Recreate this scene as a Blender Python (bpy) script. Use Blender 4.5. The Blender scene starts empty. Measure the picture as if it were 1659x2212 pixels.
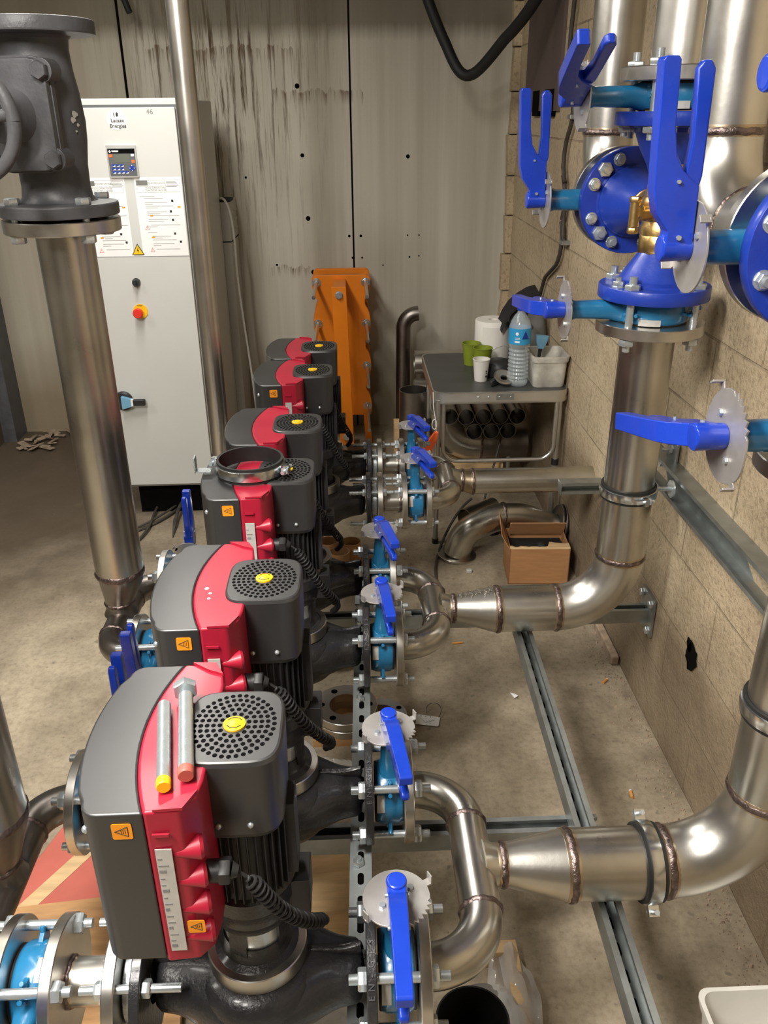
import bpy, bmesh, math, random
from mathutils import Matrix, Vector, noise as mnoise
random.seed(7)
C = bpy.context.scene.collection
PI = math.pi
sin, cos, rad = math.sin, math.cos, math.radians

# ------------------------------------------------------------------ materials
def nodes_of(name):
    m = bpy.data.materials.new(name); m.use_nodes = True
    nt = m.node_tree
    return m, nt, nt.nodes['Principled BSDF'], nt.nodes, nt.links

def coords(nt, scale=(1, 1, 1)):
    tc = nt.nodes.new('ShaderNodeTexCoord'); mp = nt.nodes.new('ShaderNodeMapping')
    mp.inputs['Scale'].default_value = scale
    nt.links.new(tc.outputs['Object'], mp.inputs['Vector'])
    return mp.outputs['Vector']

def noise(nt, vec, scale, detail=4, rough=.55):
    n = nt.nodes.new('ShaderNodeTexNoise')
    n.inputs['Scale'].default_value = scale; n.inputs['Detail'].default_value = detail; n.inputs['Roughness'].default_value = rough
    nt.links.new(vec, n.inputs['Vector'])
    return n.outputs['Fac']

def ramp(nt, fac, stops):
    r = nt.nodes.new('ShaderNodeValToRGB')
    e = r.color_ramp.elements
    while len(e) < len(stops): e.new(.5)
    for k, (p, c) in enumerate(stops):
        e[k].position = p; e[k].color = (*c, 1) if len(c) == 3 else c
    nt.links.new(fac, r.inputs['Fac'])
    return r.outputs['Color']

def mix(nt, a, b, fac, mode='MIX'):
    x = nt.nodes.new('ShaderNodeMix'); x.data_type = 'RGBA'; x.blend_type = mode
    for sock, val in ((x.inputs[6], a), (x.inputs[7], b), (x.inputs[0], fac)):
        if hasattr(val, 'links'): nt.links.new(val, sock)
        elif isinstance(val, (int, float)): sock.default_value = val
        else: sock.default_value = (*val, 1)
    return x.outputs[2]

def math_n(nt, op, a, b=0.0, clamp=False):
    x = nt.nodes.new('ShaderNodeMath'); x.operation = op; x.use_clamp = clamp
    for k, v in enumerate((a, b)):
        if hasattr(v, 'links'): nt.links.new(v, x.inputs[k])
        else: x.inputs[k].default_value = v
    return x.outputs[0]

def bump(nt, bs, h, strength=.3, dist=.01):
    b = nt.nodes.new('ShaderNodeBump'); b.inputs['Strength'].default_value = strength; b.inputs['Distance'].default_value = dist
    nt.links.new(h, b.inputs['Height']); nt.links.new(b.outputs['Normal'], bs.inputs['Normal'])

def mk(name, base, rough=.5, metal=0., var=.12, scale=18., stretch=(1, 1, 1), rvar=.08, bmp=0., bscale=None, coat=0., alpha=1., trans=0., ior=1.45, dark=None):
    m, nt, bs, N, L = nodes_of(name)
    v = coords(nt, stretch)
    f = noise(nt, v, scale)
    lo = tuple(max(0, c * (1 - var)) for c in base) if dark is None else dark
    hi = tuple(min(1, c * (1 + var)) for c in base)
    L.new(ramp(nt, f, [(.3, lo), (.7, hi)]), bs.inputs['Base Color'])
    if rvar:
        r = math_n(nt, 'MULTIPLY_ADD', f, rvar * 2); r.node.inputs[2].default_value = rough - rvar
        L.new(r, bs.inputs['Roughness'])
    else: bs.inputs['Roughness'].default_value = rough
    bs.inputs['Metallic'].default_value = metal
    bs.inputs['Coat Weight'].default_value = coat
    bs.inputs['Coat Roughness'].default_value = .12
    bs.inputs['IOR'].default_value = ior
    if trans: bs.inputs['Transmission Weight'].default_value = trans
    if alpha < 1: bs.inputs['Alpha'].default_value = alpha
    if bmp: bump(nt, bs, noise(nt, coords(nt), bscale or scale * 4, 3), bmp, .004)
    return m

M = {}
M['pipe'] = mk('stainless_pipe', (.53, .512, .465), .29, 1, .16, 7, rvar=.07, bmp=.03, bscale=60)
M['pipe_bright'] = mk('stainless_fitting', (.64, .62, .575), .32, 1, .1, 9, rvar=.06, bmp=.03, bscale=90)
M['pipe_dull'] = mk('dull_steel_pipe', (.26, .235, .215), .36, 1, .2, 9, rvar=.08)
M['weld'] = mk('heat_tinted_weld', (.20, .155, .145), .42, 1, .45, 70, rvar=.1, bmp=.5, bscale=160)
M['tint'] = mk('straw_heat_tint', (.50, .40, .28), .33, 1, .2, 40)
M['flange'] = mk('machined_flange', (.66, .64, .60), .30, 1, .07, 30, rvar=.06)
M['zinc'] = mk('zinc_bolt', (.55, .60, .625), .27, .7, .035, 60, rvar=.04)
M['chrome'] = mk('bright_zinc_band', (.68, .70, .70), .22, 1, .04, 40, rvar=.04)
M['zincplate'] = mk('bright_zinc_strip', (.47, .515, .52), .42, .4, .10, 28)
M['galv'] = mk('galvanised_strut', (.36, .385, .38), .40, .85, .14, 28, rvar=.09)
M['plate'] = mk('notched_plate_steel', (.46, .44, .42), .38, .6, .06, 40)
M['lblue'] = mk('light_blue_paint', (.018, .165, .34), .28, 0, .12, 14, coat=.5, bmp=.08, bscale=70)
M['dblue'] = mk('dark_blue_handle', (.010, .046, .45), .28, 0, .1, 12, coat=.35, bmp=.05, bscale=80)
M['rblue'] = mk('royal_blue_casting', (.014, .045, .36), .36, 0, .1, 14, coat=.2, bmp=.1, bscale=120)
M['brass'] = mk('cast_brass', (.66, .45, .18), .34, 1, .12, 30, bmp=.1, bscale=160)
M['blackiron'] = mk('black_cast_iron', (.022, .022, .024), .36, 0, .25, 20, coat=.25, bmp=.3, bscale=160)
M['greyiron'] = mk('charcoal_cast_iron', (.085, .086, .093), .42, 0, .2, 20, bmp=.2, bscale=120)
M['blackplastic'] = mk('black_plastic', (.020, .020, .021), .46, 0, .15, 20, bmp=.05, bscale=500)
M['coverplastic'] = mk('graphite_cover_plastic', (.027, .027, .028), .36, 0, .15, 6, rvar=.04)
M['coverplastic'].node_tree.nodes['Principled BSDF'].inputs['Specular IOR Level'].default_value = .9
M['black'] = mk('matt_black', (.004, .004, .004), .9, 0, .2, 20)
M['black'].node_tree.nodes['Principled BSDF'].inputs['Specular IOR Level'].default_value = .05
M['rubber'] = mk('black_rubber', (.012, .012, .012), .6, 0, .2, 30)
M['red'] = mk('red_plastic', (.37, .012, .034), .40, 0, .06, 12, coat=.1)
M['yellow'] = mk('yellow_plastic', (.90, .52, .015), .35, 0, .05, 30)
M['orange_sticker'] = mk('orange_sticker', (.85, .30, .012), .5, 0, .05, 30)
M['label'] = mk('silver_label', (.50, .49, .46), .42, .1, .1, 60)
M['ink'] = mk('black_ink', (.02, .02, .02), .6, 0, .1, 20)
M['greyink'] = mk('grey_ink', (.22, .22, .22), .6, 0, .1, 20)
M['paper'] = mk('white_paper', (.80, .80, .79), .6, 0, .03, 10)
M['cabinet'] = mk('light_grey_enamel', (.55, .56, .535), .5, 0, .02, 4, coat=.1, bmp=.02, bscale=400)
M['cabgrey'] = mk('louvred_grey_enamel', (.46, .45, .40), .5, 0, .05, 6)
M['orange'] = mk('orange_enamel', (.80, .22, .008), .40, 0, .06, 8, coat=.1)
M['alu'] = mk('aluminium_edge', (.60, .59, .56), .30, .9, .06, 20)
M['tabletop'] = mk('dark_laminate', (.050, .052, .050), .42, 0, .15, 14)
M['cardboard'] = mk('cardboard', (.40, .20, .085), .8, 0, .1, 14, stretch=(1, 1, 6))
M['wood'] = mk('pale_wood', (.58, .40, .21), .65, 0, .16, 9, stretch=(1, 8, 8))
M['woodbrown'] = mk('brown_wood', (.45, .25, .11), .65, 0, .25, 8, stretch=(1, 6, 6))
M['redwood'] = mk('faded_red_board', (.46, .115, .085), .5, 0, .12, 9)
M['white'] = mk('white_plastic', (.70, .68, .63), .45, 0, .05, 12)
M['dirtywhite'] = mk('dirty_white_plastic', (.62, .60, .54), .5, 0, .1, 14, dark=(.30, .28, .24))
M['green'] = mk('olive_green_cup', (.20, .25, .02), .5, 0, .15, 20)
M['tissue'] = mk('white_tissue', (.76, .74, .69), .9, 0, .03, 12, bmp=.15, bscale=200)
M['darkcloth'] = mk('black_cloth', (.012, .012, .014), .75, 0, .3, 20, bmp=.2, bscale=150)
M['greycloth'] = mk('grey_cloth', (.16, .16, .15), .85, 0, .15, 20, bmp=.2, bscale=150)
M['screen'] = mk('lcd_screen', (.13, .14, .115), .25, 0, .05, 10)
M['panelgrey'] = mk('keypad_grey', (.10, .105, .11), .5, 0, .05, 10)
M['keyblue'] = mk('keypad_blue', (.01, .04, .30), .4, 0, .05, 10)
M['keyorange'] = mk('keypad_orange', (.85, .16, .03), .4, 0, .05, 10)
M['keyrim'] = mk('keypad_silver_rim', (.62, .62, .60), .35, .6, .04, 10)
M['stopred'] = mk('stop_button_red', (.72, .03, .02), .35, 0, .05, 10, coat=.3)
M['skyblue'] = mk('pale_blue_plastic', (.16, .36, .52), .4, 0, .05, 10)
M['levelred'] = mk('red_orange_paint', (.80, .12, .03), .4, 0, .06, 10)
M['wire'] = mk('white_cable', (.55, .53, .49), .5, 0, .06, 20)
M['darkwire'] = mk('dark_cable', (.055, .048, .040), .6, 0, .3, 20)
M['rust'] = mk('rusty_primer_steel', (.105, .075, .068), .6, 0, .25, 5, stretch=(1, 1, .4))
M['bluepaint'] = mk('dusty_blue_paint', (.33, .36, .37), .7, 0, .12, 5)
M['butt'] = mk('cigarette_filter', (.66, .30, .07), .8, 0, .15, 30)
M['debris'] = mk('plaster_flakes', (.33, .25, .18), .9, 0, .3, 30)
M['cat'] = mk('pale_blue_label', (.03, .30, .58), .4, 0, .05, 20)

def film(name):
    m, nt, bs, N, L = nodes_of(name)
    bs.inputs['Base Color'].default_value = (.62, .60, .57, 1); bs.inputs['Roughness'].default_value = .18
    bs.inputs['Alpha'].default_value = .55
    bump(nt, bs, noise(nt, coords(nt), 22, 3), .6, .01)
    return m
M['film'] = film('crumpled_clear_film')
def glassy(name):
    m, nt, bs, N, L = nodes_of(name)
    bs.inputs['Base Color'].default_value = (.62, .70, .74, 1); bs.inputs['Roughness'].default_value = .12
    bs.inputs['Alpha'].default_value = .34; bs.inputs['Specular IOR Level'].default_value = .8
    return m
M['pet'] = glassy('clear_bottle_plastic')

def floor_mat():
    m, nt, bs, N, L = nodes_of('worn_concrete_floor')
    v = coords(nt)
    big = noise(nt, v, 1.1, 6, .6); mid = noise(nt, v, 5, 5, .6); fine = noise(nt, v, 60, 4, .7)
    c1 = ramp(nt, big, [(.34, (.27, .222, .155)), (.66, (.50, .425, .31))])
    c2 = ramp(nt, mid, [(.30, (.52, .50, .47)), (.62, (1, 1, 1))])
    c = mix(nt, c1, c2, .75, 'MULTIPLY')
    c3 = ramp(nt, fine, [(.33, (.55, .53, .5)), (.55, (1, 1, 1)), (.8, (1.0, 1.0, 1.0))])
    c = mix(nt, c, c3, .55, 'MULTIPLY')
    # floor colour turns darker brown towards the far left
    sx = nt.nodes.new('ShaderNodeSeparateXYZ'); L.new(v, sx.inputs[0])
    far_dark = math_n(nt, 'ADD', math_n(nt, 'MULTIPLY', sx.outputs[0], -.9), math_n(nt, 'MULTIPLY', sx.outputs[1], .55))
    far_dark = math_n(nt, 'ADD', far_dark, math_n(nt, 'MULTIPLY', noise(nt, v, 2.2, 4), 1.6))
    dmask = ramp(nt, math_n(nt, 'MULTIPLY', math_n(nt, 'SUBTRACT', far_dark, 3.0), .9, True), [(.1, (0, 0, 0)), (.75, (1, 1, 1))])
    c = mix(nt, c, (.075, .052, .032), math_n(nt, 'MULTIPLY', dmask, .93))
    stn = ramp(nt, noise(nt, coords(nt, (1.5, .9, 1)), 2.6, 6, .65), [(.52, (0, 0, 0)), (.66, (1, 1, 1))])
    c = mix(nt, c, (.115, .085, .055), math_n(nt, 'MULTIPLY', stn, .55))
    specks = ramp(nt, noise(nt, v, 34, 2, .4), [(.70, (0, 0, 0)), (.76, (1, 1, 1))])
    c = mix(nt, c, (.12, .10, .075), math_n(nt, 'MULTIPLY', specks, .6))
    L.new(c, bs.inputs['Base Color'])
    bs.inputs['Roughness'].default_value = .78
    bump(nt, bs, math_n(nt, 'ADD', fine, math_n(nt, 'MULTIPLY', mid, 1.5)), .28, .006)
    return m
def block_mat():
    m, nt, bs, N, L = nodes_of('rough_block_wall')
    tc = nt.nodes.new('ShaderNodeTexCoord'); sp = nt.nodes.new('ShaderNodeSeparateXYZ'); cb = nt.nodes.new('ShaderNodeCombineXYZ')
    L.new(tc.outputs['Object'], sp.inputs[0]); L.new(sp.outputs[1], cb.inputs[0]); L.new(sp.outputs[2], cb.inputs[1])
    br = nt.nodes.new('ShaderNodeTexBrick'); L.new(cb.outputs[0], br.inputs['Vector'])
    br.inputs['Scale'].default_value = 1; br.inputs['Brick Width'].default_value = .47; br.inputs['Row Height'].default_value = .19
    br.inputs['Mortar Size'].default_value = .0035; br.inputs['Mortar Smooth'].default_value = .3
    br.inputs['Color1'].default_value = (1, 1, 1, 1); br.inputs['Color2'].default_value = (.86, .86, .86, 1); br.inputs['Mortar'].default_value = (.42, .39, .35, 1)
    v = tc.outputs['Object']
    big = noise(nt, v, 1.6, 5, .6); fine = noise(nt, v, 75, 4, .75); pit = noise(nt, v, 26, 5, .7)
    base = ramp(nt, big, [(.32, (.42, .325, .21)), (.68, (.64, .525, .355))])
    brk = mix(nt, br.outputs['Color'], (1, 1, 1), ramp(nt, noise(nt, v, 3.5, 3), [(.38, (0, 0, 0)), (.60, (.8, .8, .8))]))
    c = mix(nt, base, brk, .8, 'MULTIPLY')
    c = mix(nt, c, ramp(nt, fine, [(.32, (.45, .42, .38)), (.5, (1, 1, 1))]), .7, 'MULTIPLY')
    # darker mottled brown along the foot of the wall
    low = math_n(nt, 'SUBTRACT', .74, math_n(nt, 'ADD', sp.outputs[2], math_n(nt, 'MULTIPLY', big, .35)))
    lm = ramp(nt, math_n(nt, 'MULTIPLY', low, 5, True), [(.1, (0, 0, 0)), (.9, (1, 1, 1))])
    c = mix(nt, c, mix(nt, (.135, .095, .056), (.25, .19, .12), ramp(nt, noise(nt, v, 4, 5), [(.35, (0, 0, 0)), (.65, (1, 1, 1))])), math_n(nt, 'MULTIPLY', lm, .9))
    L.new(c, bs.inputs['Base Color'])
    bs.inputs['Roughness'].default_value = .9
    h = math_n(nt, 'ADD', math_n(nt, 'MULTIPLY', fine, .6), math_n(nt, 'MULTIPLY', pit, .9))
    h = math_n(nt, 'ADD', h, math_n(nt, 'MULTIPLY', br.outputs['Fac'], -1.2))
    bump(nt, bs, h, .7, .010)
    return m
def panel_mat():
    m, nt, bs, N, L = nodes_of('streaked_concrete_panels')
    tc = nt.nodes.new('ShaderNodeTexCoord'); v = tc.outputs['Object']
    sp = nt.nodes.new('ShaderNodeSeparateXYZ'); L.new(v, sp.inputs[0])
    vs = coords(nt, (28, 1, .55)); vw = coords(nt, (7, 1, .25)); vt = coords(nt, (46, 1, 2.2))
    st = noise(nt, vs, 1, 4, .6); wide = noise(nt, vw, 1, 3); spots = noise(nt, vt, 1, 5, .7); big = noise(nt, v, 1.2, 4)
    base = ramp(nt, wide, [(.3, (.46, .43, .35)), (.7, (.63, .60, .52))])
    base = mix(nt, base, ramp(nt, st, [(.3, (.80, .79, .77)), (.6, (1, 1, 1))]), .5, 'MULTIPLY')
    # stained area: left of the joint, upper half
    mx = math_n(nt, 'SUBTRACT', 1.0, math_n(nt, 'MULTIPLY', math_n(nt, 'ABSOLUTE', math_n(nt, 'ADD', sp.outputs[0], .62)), 1.45), True)
    mz = math_n(nt, 'MULTIPLY', math_n(nt, 'SUBTRACT', sp.outputs[2], .75), 1.1, True)
    area = math_n(nt, 'MULTIPLY', mx, mz)
    k = math_n(nt, 'MULTIPLY', ramp(nt, spots, [(.50, (0, 0, 0)), (.64, (1, 1, 1))]), area)
    base = mix(nt, base, (.085, .055, .03), math_n(nt, 'MULTIPLY', k, 1.25, True))
    k2 = math_n(nt, 'MULTIPLY', ramp(nt, st, [(.56, (0, 0, 0)), (.68, (1, 1, 1))]), area)
    base = mix(nt, base, (.20, .15, .07), math_n(nt, 'MULTIPLY', k2, .5, True))
    # rusty horizontal scars with short drips
    for zz, x0, x1, dl in ((1.715, -.36, .08, 2.6), (.885, -.42, -.2, 3.0), (1.90, -.95, -.25, 2.2)):
        wob = math_n(nt, 'MULTIPLY', math_n(nt, 'SUBTRACT', st, .5), .10)
        dz = math_n(nt, 'SUBTRACT', zz, math_n(nt, 'ADD', sp.outputs[2], wob))
        up = math_n(nt, 'GREATER_THAN', dz, -.008); fade = math_n(nt, 'SUBTRACT', 1.0, math_n(nt, 'MULTIPLY', math_n(nt, 'ABSOLUTE', dz), dl * 7), True)
        inx = math_n(nt, 'MULTIPLY', math_n(nt, 'GREATER_THAN', sp.outputs[0], x0), math_n(nt, 'LESS_THAN', sp.outputs[0], x1))
        kk = math_n(nt, 'MULTIPLY', math_n(nt, 'MULTIPLY', up, fade), math_n(nt, 'MULTIPLY', inx, ramp(nt, spots, [(.42, (0, 0, 0)), (.58, (1, 1, 1))])))
        base = mix(nt, base, (.12, .075, .04), math_n(nt, 'MULTIPLY', kk, .9, True))
    # left panel browner and dirtier
    lf = math_n(nt, 'MULTIPLY', math_n(nt, 'SUBTRACT', -.95, sp.outputs[0]), 3, True)
    base = mix(nt, base, ramp(nt, wide, [(.3, (.29, .245, .17)), (.7, (.44, .40, .31))]), math_n(nt, 'MULTIPLY', lf, .7))
    # brown foot of wall
    ft = math_n(nt, 'MULTIPLY', math_n(nt, 'SUBTRACT', math_n(nt, 'ADD', .38, math_n(nt, 'MULTIPLY', big, .3)), sp.outputs[2]), 3, True)
    base = mix(nt, base, (.22, .165, .09), math_n(nt, 'MULTIPLY', ft, .75))
    # dim top of the wall above the lamp's reach, shade painted into the colour
    tp = math_n(nt, 'MULTIPLY', math_n(nt, 'SUBTRACT', sp.outputs[2], math_n(nt, 'ADD', 1.90, math_n(nt, 'MULTIPLY', st, .06))), 14, True)
    base = mix(nt, base, (.13, .11, .07), math_n(nt, 'MULTIPLY', tp, .75))
    L.new(base, bs.inputs['Base Color'])
    bs.inputs['Roughness'].default_value = .85
    bump(nt, bs, math_n(nt, 'ADD', st, math_n(nt, 'MULTIPLY', noise(nt, v, 80, 3), .4)), .25, .006)
    return m
M['floor'] = floor_mat(); M['block'] = block_mat(); M['panel'] = panel_mat()
M['roofwhite'] = mk('whitewashed_concrete', (.34, .31, .26), .9, 0, .1, 3)

# ------------------------------------------------------------------ mesh builder
def frame(o, z, x=None):
    z = Vector(z).normalized()
    h = Vector(x) if x is not None else (Vector((0, 0, 1)) if abs(z.z) < .9 else Vector((0, 1, 0)))
    y = z.cross(h).normalized(); x = y.cross(z)
    m = Matrix((x, y, z)).transposed().to_4x4(); m.translation = Vector(o)
    return m

def arc_path(pts, R, n=10):
    pts = [Vector(p) for p in pts]; out = [pts[0]]
    for i in range(1, len(pts) - 1):
        a = (pts[i - 1] - pts[i]); b = (pts[i + 1] - pts[i])
        la, lb = a.length, b.length; a.normalize(); b.normalize()
        th = a.angle(b)
        if th > PI - .02: out.append(pts[i]); continue
        r = R[i - 1] if isinstance(R, (list, tuple)) else R
        d = min(r / math.tan(th / 2), la * .999, lb * .999); r = d * math.tan(th / 2)
        bis = (a + b).normalized(); cen = pts[i] + bis * (r / sin(th / 2))
        s = pts[i] + a * d - cen; e = pts[i] + b * d - cen
        ang = s.angle(e); axis = s.cross(e).normalized()
        for k in range(n + 1): out.append(cen + Matrix.Rotation(ang * k / n, 3, axis) @ s)
    out.append(pts[-1])
    return out

class MB:
    def __init__(s, m=None): s.v = []; s.f = []; s.m = m or Matrix()
    def add(s, vs, fs, m=None):
        T = s.m @ m if m is not None else s.m
        o = len(s.v); s.v += [tuple(T @ Vector(p)) for p in vs]; s.f += [tuple(i + o for i in f) for f in fs]
        return s
    def box(s, x0, x1, y0, y1, z0, z1, m=None):
        return s.add([(x, y, z) for z in (z0, z1) for y in (y0, y1) for x in (x0, x1)],
                     [(0, 2, 3, 1), (4, 5, 7, 6), (0, 1, 5, 4), (2, 6, 7, 3), (0, 4, 6, 2), (1, 3, 7, 5)], m)
    def lathe(s, prof, n=32, m=None, closed=False):
        vs, fs = [], []
        for r, z in prof: vs += [(r * cos(2 * PI * k / n), r * sin(2 * PI * k / n), z) for k in range(n)]
        q = len(prof)
        for i in range(q if closed else q - 1):
            j = (i + 1) % q
            for k in range(n):
                l = (k + 1) % n; fs.append((i * n + k, i * n + l, j * n + l, j * n + k))
        if not closed:
            if prof[0][0] > 1e-6: fs.append(tuple(range(n - 1, -1, -1)))
            if prof[-1][0] > 1e-6: fs.append(tuple(range((q - 1) * n, q * n)))
        return s.add(vs, fs, m)
    def cyl(s, p0, p1, r0, r1=None, n=20):
        p0, p1 = Vector(p0), Vector(p1); d = p1 - p0
        return s.lathe([(r0, 0), (r0 if r1 is None else r1, d.length)], n, frame(p0, d))
    def ring(s, p0, p1, ro, ri, n=40):
        p0, p1 = Vector(p0), Vector(p1); d = p1 - p0; L = d.length; c = min(.0015, L * .2)
        return s.lathe([(ri, 0), (ro - c, 0), (ro, c), (ro, L - c), (ro - c, L), (ri, L)], n, frame(p0, d), True)
    def tube(s, path, r, n=16, caps=True, wall=None):
        P = [Vector(p) for p in path]; vs, fs = [], []
        rs = r if isinstance(r, (list, tuple)) else [r] * len(P)
        t0 = (P[1] - P[0]).normalized(); h = Vector((0, 0, 1)) if abs(t0.z) < .9 else Vector((1, 0, 0))
        u = t0.cross(h).normalized(); prev = t0
        for i, p in enumerate(P):
            t = ((P[min(i + 1, len(P) - 1)] - P[max(i - 1, 0)])).normalized()
            ax = prev.cross(t)
            if ax.length > 1e-7: u = Matrix.Rotation(prev.angle(t), 3, ax.normalized()) @ u
            u = (u - t * u.dot(t)).normalized(); w = t.cross(u); prev = t
            for k in range(n): vs.append(p + (u * cos(2 * PI * k / n) + w * sin(2 * PI * k / n)) * rs[i])
        for i in range(len(P) - 1):
            for k in range(n):
                l = (k + 1) % n; fs.append((i * n + k, i * n + l, (i + 1) * n + l, (i + 1) * n + k))
        if caps: fs += [tuple(range(n - 1, -1, -1)), tuple(range((len(P) - 1) * n, len(P) * n))]
        return s.add(vs, fs)
    def hollow(s, path, r, wall=.003, n=24):           # open-ended pipe with a wall
        s.tube(path, r, n, False); a = len(s.v)
        s.tube(list(path), r - wall, n, False); b = len(s.v)
        k = (a - (b - a)); L = len(path)
        for e in (0, L - 1):
            for i in range(n):
                j = (i + 1) % n; s.f.append((k + e * n + i, k + e * n + j, a + e * n + j, a + e * n + i))
        return s
    def prism(s, poly, z0, z1, m=None):
        n = len(poly)
        vs = [(x, y, z0) for x, y in poly] + [(x, y, z1) for x, y in poly]
        fs = [tuple(range(n - 1, -1, -1)), tuple(range(n, 2 * n))] + [(k, (k + 1) % n, n + (k + 1) % n, n + k) for k in range(n)]
        return s.add(vs, fs, m)
    def loft(s, secs, caps=True, m=None):
        n = len(secs[0]); vs = [p for q in secs for p in q]; fs = []
        for i in range(len(secs) - 1):
            for k in range(n):
                l = (k + 1) % n; fs.append((i * n + k, i * n + l, (i + 1) * n + l, (i + 1) * n + k))
        if caps: fs += [tuple(range(n - 1, -1, -1)), tuple(range((len(secs) - 1) * n, len(secs) * n))]
        return s.add(vs, fs, m)
    def hexa(s, p, d, R, h, hole=False):
        m = frame(p, d); c = R * .12
        a = [(R * cos(PI / 3 * k), R * sin(PI / 3 * k)) for k in range(6)]
        s.loft([[(x * .93, y * .93, 0) for x, y in a], [(x, y, c) for x, y in a], [(x, y, h - c) for x, y in a], [(x * .9, y * .9, h) for x, y in a]], True, m)
        return s
    def sphere(s, c, r, n=16, sz=1.):
        return s.lathe([(max(1e-7, r * sin(PI * k / 8)), -r * sz * cos(PI * k / 8)) for k in range(9)], n, Matrix.Translation(c))
    def build(s, name, mat, parent=None, bevel=0, seg=2, angle=38, smooth=True, **props):
        me = bpy.data.meshes.new(name); me.from_pydata(s.v, [], s.f); me.update()
        bm = bmesh.new(); bm.from_mesh(me); bmesh.ops.recalc_face_normals(bm, faces=bm.faces[:]); bm.to_mesh(me); bm.free()
        me.materials.append(M[mat] if isinstance(mat, str) else mat)
        if smooth:
            me.polygons.foreach_set('use_smooth', [True] * len(me.polygons)); me.set_sharp_from_angle(angle=rad(angle))
        o = bpy.data.objects.new(name, me); C.objects.link(o)
        if parent is not None: o.parent = parent
        if bevel:
            b = o.modifiers.new('Bevel', 'BEVEL'); b.width = bevel; b.segments = seg; b.limit_method = 'ANGLE'; b.angle_limit = rad(35); b.harden_normals = True
        for k, v in props.items(): o[k] = v
        return o

def tag(o, label, cat, group=None):
    o['label'] = label; o['category'] = cat
    if group: o['group'] = group
    return o
def thing(name, label, cat, loc=(0, 0, 0), group=None, rot=None):
    o = bpy.data.objects.new(name, None); C.objects.link(o); o.empty_display_size = .05
    o.location = loc
    if rot is not None: o.rotation_euler = rot
    return tag(o, label, cat, group)
def kids(o): return list(o.children)
def dup(root, loc, rot=None, label=None, group=None, skip=()):
    r = root.copy(); C.objects.link(r); r.location = loc
    if rot is not None: r.rotation_euler = rot
    if label: r['label'] = label
    if group: r['group'] = group
    for ch in kids(root):
        if ch.name.split('.')[0] in skip: continue
        c = ch.copy(); C.objects.link(c); c.parent = r
        for g in kids(ch):
            d = g.copy(); C.objects.link(d); d.parent = c
    return r
def struct(mb, name, mat, **k):
    o = mb.build(name, mat, smooth=False, **k); o['kind'] = 'structure'; return o
def text(name, s, size, m, mat, parent=None, ext=.0004, align='CENTER', bold=0, sx=1.):
    cu = bpy.data.curves.new(name, 'FONT'); cu.body = s; cu.size = size; cu.extrude = ext; cu.align_x = align; cu.align_y = 'CENTER'; cu.offset = bold
    cu.resolution_u = 3
    t = bpy.data.objects.new(name + '_tmp', cu); C.objects.link(t)
    me = bpy.data.meshes.new_from_object(t.evaluated_get(bpy.context.evaluated_depsgraph_get()))
    bpy.data.objects.remove(t)
    me.transform(m @ Matrix.Diagonal((sx, 1, 1, 1)))
    me.materials.clear(); me.materials.append(M[mat])
    o = bpy.data.objects.new(name, me); C.objects.link(o)
    if parent is not None: o.parent = parent
    return o
FRONT = Matrix.Rotation(PI / 2, 4, 'X')     # text lying in XY -> facing -Y
def at(x, y, z): return Matrix.Translation((x, y, z))
def rrect(x0, x1, y0, y1, r, n=5):
    out = []
    for cx, cy, a in ((x1 - r, y1 - r, 0), (x0 + r, y1 - r, 90), (x0 + r, y0 + r, 180), (x1 - r, y0 + r, 270)):
        out += [(cx + r * cos(rad(a + 90 * k / n)), cy + r * sin(rad(a + 90 * k / n))) for k in range(n + 1)]
    return out

# ------------------------------------------------------------------ setting
WX, WY = .837, 4.57
struct(MB().box(-4.2, WX + .2, -3.2, WY + .2, -.1, 0), 'floor', 'floor')
struct(MB().box(-4.2, WX + .2, -3.2, WY + .2, 3.6, 3.7), 'ceiling', 'roofwhite')
struct(MB().box(-4.3, -4.2, -3.2, WY + .2, 0, 3.6), 'wall_left', 'roofwhite')
struct(MB().box(-4.2, WX + .2, -3.3, -3.2, 0, 3.6), 'wall_front', 'roofwhite')
# block wall on the right, a displaced grid so the face is genuinely rough near its foot and its broken end
def rough_wall():
    mb = MB(); ny, nz = 150, 62; y0, y1, z0, z1 = -3.2, WY, 0, 3.6
    vs = []
    for j in range(nz + 1):
        for i in range(ny + 1):
            y = y0 + (y1 - y0) * i / ny; z = z0 + (z1 - z0) * j / nz
            d = mnoise.noise(Vector((y * 2.3, z * 2.3, 0))) * .005
            vs.append((WX + d, y, z))
    fs = [(j * (ny + 1) + i, (j + 1) * (ny + 1) + i, (j + 1) * (ny + 1) + i + 1, j * (ny + 1) + i + 1) for j in range(nz) for i in range(ny)]
    mb.add(vs, fs); n = len(mb.v)
    mb.add([(WX + .2, y0, z0), (WX + .2, y1, z0), (WX + .2, y1, z1), (WX + .2, y0, z1)], [(0, 1, 2, 3)])
    return mb
struct(rough_wall(), 'wall_right', 'block')
struct(MB().box(-4.2, WX + .2, WY, WY + .2, 0, 3.6), 'wall_back', 'panel')
def blotch(mb, y, z, ry, rz, x, seed, n=16):
    R = random.Random(seed); mb.loft([[(x, y + ry * k * cos(t) * w, z + rz * k * sin(t) * w) for t, w in [(2 * PI * q / n, .75 + .5 * random.Random(seed * 31 + q).random()) for q in range(n)]] for k, x in ((1, x), (.9, x - .001))])
o = MB(); blotch(o, 1.716, .372, .034, .042, WX - .004, 5); blotch(o, 1.74, .395, .018, .02, WX - .004, 6); struct(o, 'trim_7', 'black', label='dark broken hole in the block wall')
o = MB(); o.box(.012, .021, WY - .0015, WY, .0, 3.6); o.box(-1.066, -1.054, WY - .0015, WY, 0, 3.6)
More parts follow.
